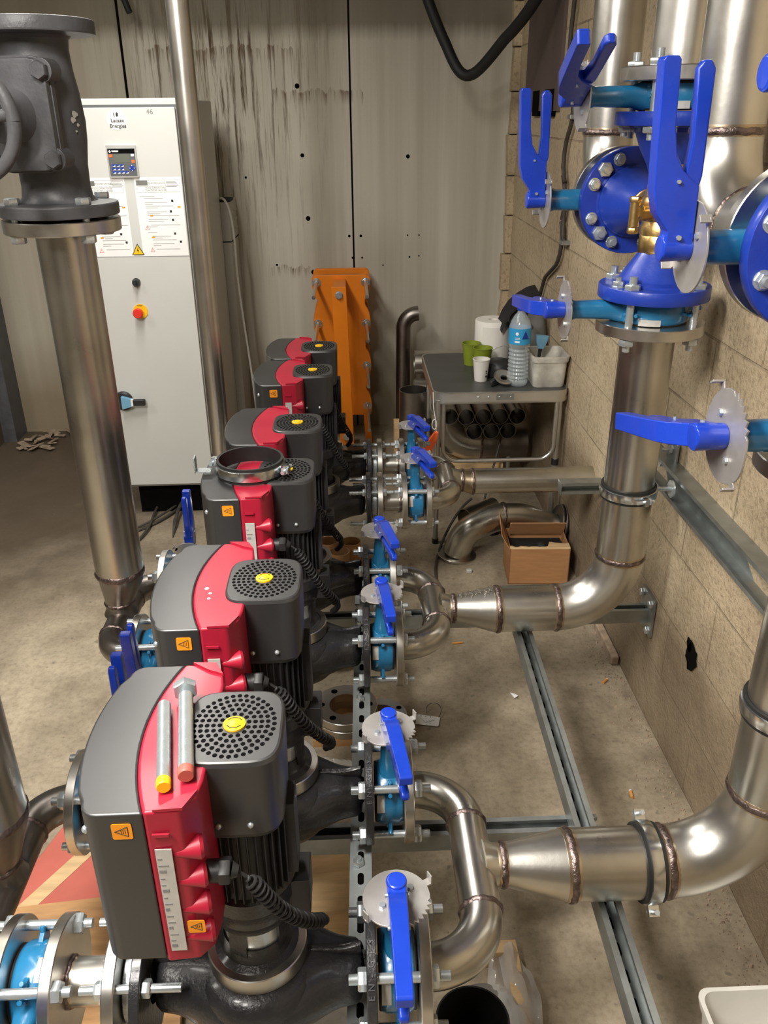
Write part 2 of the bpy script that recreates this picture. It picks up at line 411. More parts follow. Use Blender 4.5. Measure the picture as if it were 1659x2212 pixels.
struct(o, 'trim_1', 'black', label='dark vertical joints between the concrete wall panels')
# broken pilaster strip in the far right corner
def pilaster():
    mb = MB(); rnd = random.Random(3); zs = [0]
    while zs[-1] < 3.5: zs.append(zs[-1] + .19)
    for k, z in enumerate(zs[:-1]):
        a = .795 + rnd.uniform(-.008, .012); b = .797 + rnd.uniform(-.010, .012)
        mb.loft([[(a, WY - .06, z), (WX, WY - .06, z), (WX, WY, z), (a, WY, z)], [(b, WY - .06, z + .184), (WX, WY - .06, z + .184), (WX, WY, z + .184), (b, WY, z + .184)]])
    return mb
struct(pilaster(), 'trim_2', 'block')
o = MB()
for x, z, r in ((-.24, 1.74, .012), (-.23, 1.43, .010), (-.215, 1.13, .012), (-.2, .86, .012), (-.52, 1.33, .006), (-.005, 1.04, .007), (.055, 1.04, .007), (.01, .93, .006), (.06, .93, .005), (.30, 1.04, .004), (.36, 1.04, .004), (.31, .93, .005), (.36, .935, .004), (-.39, .9, .006), (.17, .89, .004), (.30, 1.42, .010)):
    o.cyl((x, WY - .0012, z), (x, WY + .001, z), r, n=9)
struct(o, 'trim_3', 'black', label='small drilled holes in the concrete back wall')
# dark post and dusty blue wall at the far left
struct(MB().box(-1.93, -1.86, WY - .16, WY, 0, 3.6), 'trim_4', 'greyiron')
o = MB(); o.box(-4.2, -1.93, WY - .24, WY - .1, .22, 3.6); struct(o, 'wall_back_left', 'bluepaint')
struct(MB().box(-4.2, -1.93, WY - .25, WY - .1, 0, .22), 'baseboard_back', 'floor')
# rusty steel plates let into the wall near the far corner
o = MB(); o.box(WX - .012, WX + .02, 3.62, 4.30, 1.62, 3.6)
struct(o, 'trim_5', 'rust')
o = MB(); o.box(WX - .016, WX + .01, 3.70, 3.86, 1.60, 1.70); o.box(WX - .016, WX + .01, 3.98, 4.10, 1.60, 1.70); struct(o, 'trim_6', 'black')

# ------------------------------------------------------------------ butterfly valve
def valve(name, big=False):
    """local frame: pipe axis X, stem +Z, lever along -Y (small) ; parts body, seat, neck, notch_plate, lever, trigger"""
    root = thing(name, '', 'valve')
    W = .028 if not big else .026; Rb = .060 if not big else .083; kc = .079 if not big else .100; zp = .150 if not big else .194
    hs = .64 if not big else .80; R = .049 if not big else .064; br = .0076 if not big else .0085
    b = MB()
    b.lathe([(Rb - .02, -W * .86), (Rb - .004, -W * .86), (Rb, -W * .6), (Rb, W * .6), (Rb - .004, W * .86), (Rb - .02, W * .86)], 40, frame((0, 0, 0), (1, 0, 0)), True)
    for k in range(4):                                  # lugs that sit round the studs
        a = PI / 4 + k * PI / 2; u = Vector((0, cos(a), sin(a)))
        b.loft([[(x + sx * .004, *(u * d + Vector((0, -u.z, u.y)) * t).yz) for sx, t in ((-1, -w), (1, -w), (1, w), (-1, w))] for d, w, x in ((Rb - .01, .020, 0), (kc - br - .001, .012, 0))])
        b.tube([(0, *(u * kc + Vector((0, -u.z, u.y)) * br * 1.6 * cos(q) + u * br * 1.6 * sin(q)).yz) for q in [PI * (1 - j / 8) * -1 for j in range(9)]], .0045, 8)
    b.box(-.005, .005, -.006, .006, -kc - .012, -Rb + .01)
    b.build('body', 'lblue', root, bevel=.0015)
    s = MB(); s.ring((-W, 0, 0), (W, 0, 0), Rb - .004, Rb - .017); s.lathe([(1e-7, -.004), (Rb - .017, -.003), (Rb - .017, .003), (1e-7, .004)], 32, frame((0, 0, 0), (1, 0, 0)))
    s.build('seat', 'rubber', root)
    n = MB(); w = .016 if not big else .021; d = .019 if not big else .024
    e = lambda a, c, z: [(a * (abs(cos(t)) ** .7) * (1 if cos(t) >= 0 else -1), c * (abs(sin(t)) ** .7) * (1 if sin(t) >= 0 else -1), z) for t in [2 * PI * k / 20 for k in range(20)]]
    n.loft([e(w * 1.35, d * 1.5, Rb - .012), e(w, d * 1.05, Rb + .016), e(w * .92, d, zp - .02), e(w * 1.15, d * 1.2, zp - .008), e(w * 1.15, d * 1.2, zp)])
    n.build('neck', 'lblue', root)
    lb = MB(); x = -W * .62
    a0 = PI * .02
    lb.loft([[((x + q), -(Rb + t) * cos(a), (Rb + t) * sin(a)) for q, t in ((-.007, 0), (.007, 0), (.007, .0012), (-.007, .0012))] for a in [a0 + k * .08 for k in range(8)]])
    lb.build('rating_label', 'label', root)
    p = MB(); poly = []
    for k in range(72):                                 # plate outline with a toothed quadrant
        a = 2 * PI * k / 72; r = R
        if -75 < math.degrees(a if a < PI else a - 2 * PI) < -5: r = R * (1.06 if k % 2 else .93)
        if 205 < math.degrees(a) < 262: r = R * (1 + .05 * sin((math.degrees(a) - 205) / 57 * PI))
        poly.append((r * cos(a), r * sin(a)))
    p.prism(poly, zp, zp + .0032)
    for a in (rad(28), rad(218)):
        m = at(0, 0, zp) @ Matrix.Rotation(a, 4, 'Z')
        p.prism([(R * .9, -.006), (R * 1.16, -.006), (R * 1.2, 0), (R * 1.16, .006), (R * .9, .006)], 0, .003, m)
        p.box(R * 1.13, R * 1.18, -.006, .006, 0, .017, m)
    p.build('notch_plate', 'plate', root, bevel=.0006, seg=1)
    for a in (35, 215):
        sc = MB(); q = Vector((R * .52 * cos(rad(a)), R * .52 * sin(rad(a)), zp + .003)); sc.hexa(q, (0, 0, 1), .0052, .0045)
        sc.build('plate_screw', 'zinc', root)
    # lever: local u = -Y direction, height above plate = z
    T = at(0, 0, zp + .003) @ Matrix(((0, 1, 0, 0), (-1, 0, 0, 0), (0, 0, 1, 0), (0, 0, 0, 1)))   # u->-Y, v->X
    def side(mb, prof, w0, w1=None):                    # prof in (u, z); extruded across v
        us = [q[0] for q in prof]; lo, hi = min(us), max(us); w1 = w1 or w0
        wd = lambda u: w0 + (w1 - w0) * (u - lo) / (hi - lo)
        n = len(prof)
        vs = [(u * hs, -wd(u), z * hs) for u, z in prof] + [(u * hs, wd(u), z * hs) for u, z in prof]
        mb.add(vs, [tuple(range(n)), tuple(range(2 * n - 1, n - 1, -1))] + [(k, n + k, n + (k + 1) % n, (k + 1) % n) for k in range(n)], T)
    lv = MB()
    g = 1 if big else .82
    side(lv, [(-.006, .002), (-.006, .050), (.03, .050), (.062, .074), (.10, .083), (.2, .088), (.298, .092), (.304, .088), (.304, .066), (.298, .062), (.2, .058), (.155, .05), (.13, .035), (.115, .018), (.105, .004)], .0165 * g, .0135 * g)
    lv.lathe([(.020 * hs * 1.1, 0), (.021 * hs * 1.15, .052 * hs), (.019 * hs * 1.1, .056 * hs), (1e-7, .057 * hs)], 24, T)
    lv.build('lever', 'dblue', root, bevel=.003)
    tr = MB(); side(tr, [(.095, .004), (.12, -.002), (.285, .000), (.298, .008), (.298, .022), (.285, .030), (.18, .024), (.11, .030)], .0105 * g, .0085 * g)
    tr.build('trigger', 'dblue', root, bevel=.0035)
    pn = MB(); pn.cyl(T @ Vector((.112 * hs, -.019 * g, .042 * hs)), T @ Vector((.112 * hs, .019 * g, .042 * hs)), .0028, n=8)
    pn.build('pin', 'zinc', root); pn = MB()
    pn.cyl(T @ Vector((.02 * hs, -.021 * g, .03 * hs)), T @ Vector((.02 * hs, .021 * g, .03 * hs)), .0035, n=8)
    pn.build('pin', 'zinc', root)
    # studs through the neighbouring flanges
    fl = .0165 if not big else .026
    for k in range(4):
        a = PI / 4 + k * PI / 2; y, z = kc * cos(a), kc * sin(a); q = MB()
        x0, x1 = -W - fl, W + fl
        q.cyl((x0 - .027, y, z), (x1 + .030, y, z), br, n=12)
        q.hexa((x0, y, z), (-1, 0, 0), br * 2.1, .014); q.hexa((x1, y, z), (1, 0, 0), br * 2.1, .014)
        q.build('stud_bolt', 'zinc', root)
    return root
def Rot(xd, zd):                                        # euler taking local X->xd, Z->zd
    x, z = Vector(xd).normalized(), Vector(zd).normalized(); y = z.cross(x)
    return Matrix((x, y, z)).transposed().to_euler()

VS = valve('butterfly_valve')
VB = valve('butterfly_valve', True)
PX = (-.162, -.157, -.152, -.146, -.127, -.117); PY = (.85, 1.22, 1.70, 2.03, 2.547, 2.87); PZ = .446
RV = [(PX[i] + .174 + .031 + (0 if i < 4 else .117), PY[i]) for i in range(6)]
GV = 'small blue lever valves on the pump outlets'
vlab = ['small blue valve on the nearest pump outlet, lever pointing straight at the viewer',
        'small blue valve on the second pump outlet, beside a white paper tag',
        'small blue valve on the third pump outlet, beside the middle pipe bends',
        'small blue valve on the fourth pump outlet, in front of a short spool',
        'small blue valve on the fifth pump outlet, nearer one beyond a short spool',
        'small blue valve on the farthest pump outlet, under the dark steel tube']
tw = (0, 6, 4, 10, 12, 12)
for i, (x, y) in enumerate(RV):
    lab = vlab[i]
    if i == 0: VS.location = (x, y, PZ); tag(VS, lab, 'valve', GV); v = VS
    else: v = dup(VS, (x, y, PZ), label=lab, group=GV)
    for c in v.children:
        if c.name.split('.')[0] in ('lever', 'trigger', 'pin') and tw[i]:
            c.rotation_euler = (0, 0, rad(tw[i]))
# suction side valves, stems level
LVX = -.492
GL = 'small blue lever valves on the pump inlets'
for i, zd, sp, lab in ((0, (0, -1, 0), 0, 'small blue valve at the lower left between steel flanges on the nearest inlet'),
                   (1, (0, 1, 0), 0, 'small blue valve half hidden behind the nearest pump box, two lever ends upright'),
                   (2, (0, -1, 0), 0, 'small blue valve with an upright lever beside the second pump box'),
                   (3, (0, 1, 0), 0, 'small blue valve with an upright lever left of the third pump box')):
    dup(VS, (LVX, PY[i], PZ), Rot((1, 0, 0) if zd[1] > 0 else (-1, 0, 0), zd), lab, GL)
# ------------------------------------------------------------------ pump
def rim_text(parent, s, R, x, a0, da, size):
    vs = []
    for k, ch in enumerate(s):
        a = a0 - k * da
        m = Matrix(((0, -1, 0, x), (cos(a), 0, -sin(a), -R * sin(a)), (sin(a), 0, cos(a), R * cos(a)), (0, 0, 0, 1)))
        vs.append(text('cast_lettering', ch, size, m, 'greyiron', parent, ext=.0012))
    bm = bmesh.new()
    for o in vs: bm.from_mesh(o.data)
    me = vs[0].data; bm.to_mesh(me); bm.free()
    for o in vs[1:]: bpy.data.objects.remove(o)
    return vs[0]
def bez(p, n=24):
    p = [Vector(q) for q in p]; out = []
    for i in range(n + 1):
        t = i / n; q = list(p)
        while len(q) > 1: q = [q[k] * (1 - t) + q[k + 1] * t for k in range(len(q) - 1)]
        out.append(q[0])
    return out
def superell(ax, ay, z, n=44, e=4.2):
    out = []
    for k in range(n):
        t = 2 * PI * k / n; c, s_ = cos(t), sin(t)
        out.append((ax * abs(c) ** (2 / e) * (1 if c >= 0 else -1), ay * abs(s_) ** (2 / e) * (1 if s_ >= 0 else -1), z))
    return out
def warn_sticker(parent, m, w):
    o = MB(m); o.prism(rrect(-w / 2, w / 2, -w / 2, w / 2, w * .12), 0, .0006); st = o.build('warning_sticker', 'orange_sticker', parent)
    t = MB(m); a, b = w * .36, w * .27
    tri = [(-a, 0), (a * .8, b * 1.15), (a * .8, -b * 1.15)]
    for k in range(3):
        p, q = Vector((*tri[k], .0007)), Vector((*tri[(k + 1) % 3], .0007)); t.tube([p, q], w * .022, 4)
    for k in range(3): t.tube([(-.04 * w + k * w * .10, -.12 * w, .0007), (-.04 * w + k * w * .10, .12 * w, .0007)], w * .016, 4)
    t.build('warning_symbol', 'ink', st)

def make_pump():
    root = thing('inline_pump', '', 'pump')
    c = MB()
    S = [(.158, .046, .046), (.13, .047, .046), (.108, .054, .048), (.08, .074, .055), (.045, .096, .063), (0, .106, .067)]
    S = [(-x, a, b) for x, a, b in S] + [(x, a, b) for x, a, b in S[-2::-1]]
    c.loft([[(x, a * cos(2 * PI * k / 28), b * sin(2 * PI * k / 28)) for k in range(28)] for x, a, b in S])
    c.lathe([(.05, -.075), (.092, -.05), (.103, -.01), (.100, .02), (.090, .044), (.076, .056), (1e-7, .056)], 40)
    c.loft([[(x, y * w, z) for x, y in ((.05, -.012), (.05, .012))] + [(x, y * w, z2) for x, y in ((.05, .012), (.05, -.012))] for x, w, z, z2 in ((0, 1, 0, .05),)] if 0 else [[(x, -.010, .03), (x, .010, .03), (x, .008, z), (x, -.008, z)] for x, z in ((.05, .062), (.09, .060), (.13, .056), (.158, .075))])
    c.loft([[(-x, .010, .03), (-x, -.010, .03), (-x, -.008, z), (-x, .008, z)] for x, z in ((.05, .062), (.09, .060), (.13, .056), (.158, .075))])
    c.box(-.05, .05, -.045, .045, -.098, -.05)
    o = c.build('pump_casing', 'blackiron', root, angle=50)
    o.modifiers.new('Sub', 'SUBSURF').levels = 1; o.modifiers['Sub'].render_levels = 1
    for s in (1, -1):
        f = MB(); f.ring((s * .159, 0, 0), (s * .174, 0, 0), .097, .034, 56)
        fo = f.build('outlet_flange' if s > 0 else 'inlet_flange', 'blackiron', root)
        if s > 0: rim_text(fo, 'EN-GJS', .0975, .1665, rad(58), rad(8.5), .013)
    r = MB(); r.ring((0, 0, .054), (0, 0, .082), .0725, .060, 56); r.build('clamp_ring', 'pipe_bright', root)
    s = MB()
    s.lathe([(.061, .07), (.061, .083), (.052, .088), (.048, .10), (.047, .112)], 40)
    s.lathe([(.050, .150), (.056, .154), (.058, .168), (.060, .170), (.062, .194), (.0645, .197), (.0645, .222), (.058, .228)], 40)
    for k in range(4):
        a = PI / 4 + k * PI / 2 + .35
        s.loft([[(.050 * cos(a + q), .050 * sin(a + q), z) for q in (-.28, .28)] + [(.038 * cos(a + q), .038 * sin(a + q), z) for q in (.28, -.28)] for z in (.10, .16)])
    s.build('motor_stool', 'blackiron', root)
    g = MB(); g.lathe([(.044, .10), (.0445, .105), (.0445, .152), (.044, .155)], 32); g.build('coupling_guard', 'zinc', root)
    m = MB(); m.lathe([(.058, .222), (.058, .36)], 40)
    for k in range(36):
        a = 2 * PI * k / 36
        if abs(((a + PI) % (2 * PI)) - PI) < .38: continue
        m.box(.055, .0665, -.0014, .0014, .229, .358, Matrix.Rotation(a, 4, 'Z'))
    m.box(.04, .070, -.022, .022, .235, .36)
    m.box(.05, .084, -.026, .026, .160, .222)
    m.build('motor_housing', 'blackplastic', root, bevel=.0012, seg=1)
    k_ = MB(); k_.loft([superell(.057, .066, .350), superell(.0600, .0695, .358), superell(.0625, .0715, .468), superell(.0605, .0695, .4735), superell(.058, .067, .4745)])
    fc = k_.build('fan_cover', 'coverplastic', root, angle=17)
    h = MB()
    for r_, n in ((.0185, 13), (.0265, 19), (.0345, 25), (.0425, 31), (.0505, 36)):
        for q in range(n):
            a = 2 * PI * (q + .5 * (n % 4)) / n
            h.prism([(r_ * cos(a) + .0031 * cos(t), r_ * 1.16 * sin(a) + .0034 * sin(t)) for t in [2 * PI * w / 10 for w in range(10)]], .4745, .4748)
    h.build('vent_holes', 'black', fc)
    b = MB(); b.lathe([(.0142, .4745), (.0142, .477), (.012, .478), (1e-7, .4785)], 28); bd = b.build('badge', 'yellow', root)
    b = MB()
    for a0, a1 in ((.5, 2.6), (3.64, 5.75)): b.tube([(.0098 * cos(a0 + (a1 - a0) * t / 12), .0098 * sin(a0 + (a1 - a0) * t / 12), .4782) for t in range(13)], .0007, 5)
    b.build('badge_print', 'ink', bd)
    for x in (-.020, .020):
        q = MB(); q.sphere((x, -.0695, .374), .0042, 12); q.build('cover_screw', 'zinc', root)
    # control box: red base next to the motor, graphite cover outside it
    H = .14
    arc = lambda xe, xm, n=14: [(xe + (xm - xe) * (1 - ((2 * k / n - 1) ** 2)), -H + 2 * H * k / n) for k in range(n + 1)]
    inner = arc(-.086, -.114); outer = arc(-.156, -.183)
    # round the outer corners
    oc = [p for p in outer if abs(p[1]) < H - .028]
    def corner(s):
        return [(-.156 - .0 + .022 * (1 - cos(t)) * 1.0 - .004, s * (H - .022 + .022 * sin(t))) for t in [PI / 2 * k / 5 for k in range(6)]]
    cl = [(x, y) for x, y in corner(-1)][::-1]; cu = corner(1)
    poly = [inner[0]] + cl + oc + cu + inner[::-1][:-1]
    cv = MB(); cv.prism(poly, .228, .469); cv.build('box_cover', 'coverplastic', root, bevel=.0035, seg=3)
    red = inner[::-1] + [(-.046, -.137), (-.030, -.118), (-.026, -.09), (-.026, .09), (-.030, .118), (-.046, .137)]
    rb = MB(); rb.prism(red, .222, .470); rbo = rb.build('box_base', 'red', root, bevel=.004, seg=3)
    for s in (1, -1):                                   # raised folded edge at each end of the red lid
        e = MB(); e.loft([[(-.075, s * .1395, z0), (-.042, s * .1375, z0), (-.029, s * .110, z0 + .0005), (-.050, s * .120, z0 + .0005)] for z0 in (.4695, .4735)])
        e.build('lid_edge', 'red', rbo)
        e = MB(); e.box(-.079, -.060, min(s * .1405, s * .143), max(s * .1405, s * .143), .435, .439); e.build('moulded_bar', 'red', rbo)
    for z in (.402, .356, .310, .262):                  # moulded cable entries
        for q in (1, -1):
            e = MB(); e.cyl((-.066, q * .1355, z), (-.031, q * .126, z), .003, .0155, n=18); e.cyl((-.031, q * .126, z), (-.027, q * .125, z), .0155, .013, n=18)
            e.build('cable_entry', 'red', rbo)
    l = MB(); l.box(-.079, -.060, -.1418, -.1405, .245, .415); lo = l.build('rating_plate', 'label', root)
    l = MB()
    for k in range(15):
        w = random.uniform(.004, .013); l.box(-.0775, -.0775 + w, -.1422, -.1418, .252 + k * .0105, .252 + k * .0105 + (.002 if k % 3 else .005))
    l.build('plate_print', 'greyink', lo)
    F = Matrix.Rotation(PI / 2, 4, 'X')
    warn_sticker(root, at(-.0445, -.1412, .286) @ F, .021)
    warn_sticker(root, at(-.112, -.1405, .444) @ F, .023)
    q = MB(); q.sphere((-.157, -.128, .437), .005, 12); q.build('cover_bolt', 'zinc', root)
    gl = MB(); gl.cyl((-.03, -.118, .352), (-.012, -.118, .352), .014, n=20); gl.hexa((-.014, -.118, .352), (1, 0, 0), .0165, .014); gl.cyl((0, -.118, .352), (.008, -.118, .350), .011, .007, n=16)
    gl.build('cable_gland', 'blackplastic', root)
    ax = bez([(.006, -.118, .350), (.040, -.122, .335), (.040, -.13, .28), (.085, -.075, .20), (.098, -.035, .155)], 400)
    co = MB(); pts = []
    for k, p in enumerate(ax):
        t = (ax[min(k + 1, 400)] - ax[max(k - 1, 0)]).normalized(); u = t.cross(Vector((0, 0, 1))).normalized(); w = t.cross(u)
        f = min(1, max(0, (k - 40) / 30)); a = 2 * PI * 24 * k / 400
        pts.append(p + (u * cos(a) + w * sin(a)) * .0085 * f)
    co.tube(pts, .0023, 6); co.tube(bez([ax[-1], (.108, -.015, .13), (.088, .012, .10)], 10), .0075, 10)
    co.build('coiled_cable', 'rubber', root)
    return root
PUMP = make_pump()
plab = ['black and red vertical pump nearest the camera, two loose bolts on its box',
        'black and red vertical pump, second from the camera, white paint specks on its red lid',
        'black and red vertical pump, third from the camera, a loose pipe clamp ring on top',
        'black and red vertical pump, fourth from the camera, dusty box behind the loose clamp',
        'black and red vertical pump, fifth from the camera, second from the back',
        'black and red vertical pump farthest from the camera, in front of the orange plates']
MOT = ('motor_housing', 'fan_cover', 'badge', 'cover_screw', 'box_cover', 'box_base', 'rating_plate', 'warning_sticker', 'cover_bolt', 'cable_gland', 'coiled_cable', 'motor_stool')
for i in range(6):
    if i == 0: PUMP.location = (PX[0], PY[0], PZ); tag(PUMP, plab[0], 'pump', 'row of vertical inline pumps'); p = PUMP
    else: p = dup(PUMP, (PX[i], PY[i], PZ), label=plab[i], group='row of vertical inline pumps')
    dz = (0, 0, -.003, -.010, -.020, -.027)[i]
    if dz:
        for c in p.children:
            if c.name.split('.')[0] in MOT: c.location.z += dz
# white paint specks on the second pump
sp = [c for c in bpy.data.objects if c.get('label') == plab[1]][0]
o = MB()
for x, y, r in ((-.093, -.02, .004), (-.085, -.036, .003), (-.085, -.052, .003)): o.lathe([(r, .4702), (r * .6, .4712), (1e-7, .4714)], 8, at(x, y, 0))
o.build('paint_specks', 'white', sp)

# ------------------------------------------------------------------ welded stainless pipework
def weld(parent, p, d, r, w=.007, tint=True):
    d = Vector(d).normalized(); p = Vector(p); m = frame(p, d); b = MB(); n = 48
    prof = [(0, -1), (.0022, -.6), (.003, 0), (.0022, .6), (0, 1)]
    vs, fs = [], []
    for h, q in prof:
        for k in range(n):
            a = 2 * PI * k / n; j = .0005 * sin(k * 5.1) + .0004 * sin(k * 2.3)
            vs.append(((r + h + j * (h > 0)) * cos(a), (r + h + j * (h > 0)) * sin(a), q * w + .0008 * sin(k * 1.7)))
    for i in range(4):
        for k in range(n): fs.append((i * n + k, i * n + (k + 1) % n, (i + 1) * n + (k + 1) % n, (i + 1) * n + k))
    b.add(vs, fs, m); o = b.build('weld_seam', 'weld', parent)
    if tint:
        t = MB(); t.lathe([(r + .0002, -w * 1.55), (r + .0006, -w), (r + .0006, w), (r + .0002, w * 1.55)], 40, m); t.build('heat_tint', 'tint', o)
    return o
def flange(parent, p0, p1, ro, ri, nm='flange'):
    b = MB(); b.ring(p0, p1, ro, ri, 56); return b.build(nm, 'flange', parent)
RT = .0345; RH = .0605
def manifold(name, label, xf, xt, y1, y2, z, sgn, fl_t=.0175, xend=None, riser=None, elbow_up=True, rh=RH, group='welded stainless manifolds'):
    """xf: inner face of the pump-side flanges, xt: axis of the cross run"""
    ym = (y1 + y2) / 2
    root = thing(name, label, 'pipework', (0, 0, 0), group)
    for y in (y1, y2): flange(root, (xf, y, z), (xf + sgn * fl_t, y, z), .096, RT - .004)
    xo = xf + sgn * fl_t; R = abs(xt - xo) * .98
    b = MB(); b.tube(arc_path([(xo, y1, z), (xt, y1, z), (xt, y2, z), (xo, y2, z)], R, 14), RT, 28)
    run = b.build('cross_run', 'pipe', root)
    for y, d in ((y1 + R, 1), (y2 - R, -1)): weld(run, (xt, y, z), (0, 1, 0), RT, .005, False)
    return root, run, ym
def stream(parent, name, path, r, mat='pipe', n=32):
    b = MB(); b.tube(path, r, n); return b.build(name, mat, parent)

# outlet manifolds
xfA = PX[0] + .174 + .0015 + .031 * 2 - .003
def outlet(i, j, label, xe, up, z=.44):
    xf = (PX[i] + PX[j]) / 2 + .174 + .031 + .028
    root, run, ym = manifold('pipe_manifold', label, xf, xf + .0175 + .094, PY[i], PY[j], PZ, 1)
    xt = xf + .0175 + .094; xa = xt + .018; xb = xt + .05; xc = xt + .165
    b = MB(); b.tube([(xa, ym, PZ), (xt + .036, ym, PZ), (xb, ym, PZ)], [RT * 1.25, RT * 1.06, RT * 1.04], 28); b.build('branch', 'pipe', root)
    cn = stream(root, 'reducer', [(xb, ym, PZ), (xb + .012, ym, PZ - .0003), (xc - .012, ym, z + .0003), (xc, ym, z)], [RT * 1.06, RT * 1.09, RH * .985, RH], 'pipe_bright', 40)
    weld(cn, (xb, ym, PZ), (1, 0, 0), RT * 1.06, .006)
    R = .155; xr = .670
    pp = stream(root, 'header_pipe', [(xc, ym, z), (xr - R, ym, z)], RH, 'pipe', 48); weld(pp, (xc, ym, z), (1, 0, 0), RH)
    el = stream(root, 'elbow', arc_path([(xr - R, ym, z), (xr, ym, z), (xr, ym, z + R)], R * .999, 20), RH, 'pipe_bright', 48)
    weld(el, (xr - R, ym, z), (1, 0, 0), RH)
    rs = stream(root, 'riser', [(xr, ym, z + R), (xr, ym, 1.171)], RH, 'pipe', 56); weld(rs, (xr, ym, z + R), (0, 0, 1), RH)
    flange(root, (xr, ym, 1.170), (xr, ym, 1.194), .119, RH - .004)
    return root, xr, ym
mA, XR, YA = outlet(0, 1, 'nearest stainless outlet manifold, its big elbow running off the right edge', 0, 1)
mB, XR, YB = outlet(2, 3, 'stainless outlet manifold in the middle, rising up the tall pipe under the brass valve', 0, 1)
# chalk-like scratched marks on the reducers
o = MB()
for k in range(9):
    x = .262 + k * .010 + random.uniform(-.003, .003); y0 = YB - .022 + random.uniform(-.01, .01)
    f = lambda xx: RT * 1.09 + (RH - RT * 1.09) * (xx - .245) / .105
    pts = []
    for t in range(4):
        a = rad(70 + t * 9 + k % 3 * 6); xx = x + (t % 2) * .006; r = f(xx) + .0006
        pts.append((xx, YB - r * cos(a) , PZ - .002 + r * sin(a)))
    o.tube(pts, .0011, 5)
o.build('grinding_marks', 'flange', mB)
# outlet spools of the last pair
def spool(name, label, xa, xb, y, z, sgn, group):
    """xa pump flange face, xb far flange outer face"""
    root = thing(name, label, 'pipe spool', (0, 0, 0), group)
    g = MB(); g.ring((xa + sgn * .001, y, z), (xa + sgn * .018, y, z), .058, RT - .004); g.build('spacer_ring', 'zinc', root)
    x1 = xa + sgn * .020; x2 = x1 + sgn * .0175; x3 = xb - sgn * .0175
    flange(root, (x1, y, z), (x2, y, z), .096, RT - .004); flange(root, (x3, y, z), (xb, y, z), .096, RT - .004)
    p = stream(root, 'pipe', [(x2 - sgn * .01, y, z), (x3 + sgn * .01, y, z)], RT, 'pipe_bright', 32)
    weld(p, (x2 + sgn * .002, y, z), (1, 0, 0), RT, .004); weld(p, (x3 - sgn * .002, y, z), (1, 0, 0), RT, .004)
    for k in range(4):
        a = PI / 4 + k * PI / 2; yy, zz = y + .079 * cos(a), z + .079 * sin(a); q = MB()
        xi = xa - sgn * .017
        q.cyl((xi - sgn * .055, yy, zz), (x2 + sgn * .034, yy, zz), .0065, n=12)
        q.hexa((xi, yy, zz), (-sgn, 0, 0), .0128, .012); q.hexa((x2, yy, zz), (sgn, 0, 0), .0128, .012)
        q.build('stud_bolt', 'zinc', root)
    return root
GS = 'short flanged pipe spools'
spool('pipe_spool', 'short flanged spool on the fifth pump outlet, nearer of the far two', PX[4] + .1755, PX[4] + .174 + .117 + .002, PY[4], PZ, 1, GS)
spool('pipe_spool', 'short flanged spool on the farthest pump outlet', PX[5] + .1755, PX[5] + .174 + .117 + .002, PY[5], PZ, 1, GS)
for i, l in enumerate(('short flanged spool on the nearest pump inlet, lower left of the picture', 'short flanged spool behind the nearest pump box on the second inlet',
                       'short flanged spool hidden behind the second pump box', 'short flanged spool hidden behind the third pump box')):
    spool('pipe_spool', l, PX[i] - .1755, LVX + .029, PY[i], PZ, -1, GS)
# last pair outlet
xf = (PX[4] + PX[5]) / 2 + .174 + .117 + .031 + .028
mC, run, YC = manifold('pipe_manifold', 'farthest stainless outlet manifold with a straight pipe running right to the wall', xf, xf + .0175 + .078, PY[4], PY[5], PZ, 1)
xt = xf + .0955; zC = .44
b = MB(); b.tube([(xt + .015, YC, PZ), (xt + .034, YC, PZ), (xt + .05, YC, PZ)], [RT * 1.3, RT * 1.12, RT * 1.1], 28); b.build('branch', 'pipe', mC)
cn = stream(mC, 'reducer', [(xt + .05, YC, PZ), (xt + .085, YC, zC)], [RT * 1.12, .0445], 'tint', 40); weld(cn, (xt + .05, YC, PZ), (1, 0, 0), RT * 1.12, .005)
hp = stream(mC, 'header_pipe', [(xt + .085, YC, zC), (WX + .004, YC, zC)], .0450, 'pipe', 40); weld(hp, (xt + .087, YC, zC), (1, 0, 0), .045, .005)

# inlet manifolds on the left
def inlet(i, j, label, xr, rr, top, zred):
    xf = LVX - .028
    root, run, ym = manifold('pipe_manifold', label, xf, xf - .0175 - .075, PY[i], PY[j], PZ, -1, group='welded inlet manifolds with risers')
    xt = xf - .0925
    b = MB(); b.tube([(xt, ym, PZ + .018), (xt, ym, PZ + .034), (xt, ym, PZ + .05)], [RT * 1.25, RT * 1.06, RT * 1.04], 28); b.build('branch', 'pipe_dull', root)
    cn = stream(root, 'reducer', [(xt, ym, PZ + .05), (xt, ym, PZ + .06), (xr, ym, zred - .012), (xr, ym, zred)], [RT * 1.06, RT * 1.08, rr * .98, rr], 'pipe_dull', 40)
    weld(cn, (xt, ym, PZ + .05), (0, 0, 1), RT * 1.06, .005, False)
    rs = stream(root, 'riser', [(xr, ym, zred), (xr, ym, top)], rr, 'pipe', 56); weld(rs, (xr, ym, zred), (0, 0, 1), rr, .008, False)
    return root, xt, ym
mL, XL, _ = inlet(0, 1, 'left foreground inlet manifold whose riser is cut by the left edge', -.606, .0585, 3.6, .60)
mM, XM, YM = inlet(2, 3, 'left inlet manifold, its tall riser standing under the dark gate valve', -.600, .0585, 1.405, .585)
flange(mM, (-.6, YM, 1.402), (-.6, YM, 1.428), .118, .05)
for r_ in [c for c in bpy.data.objects if c.parent in (mL, mM) and c.name.startswith('cross_run')]: r_.data.materials[0] = M['pipe_dull']
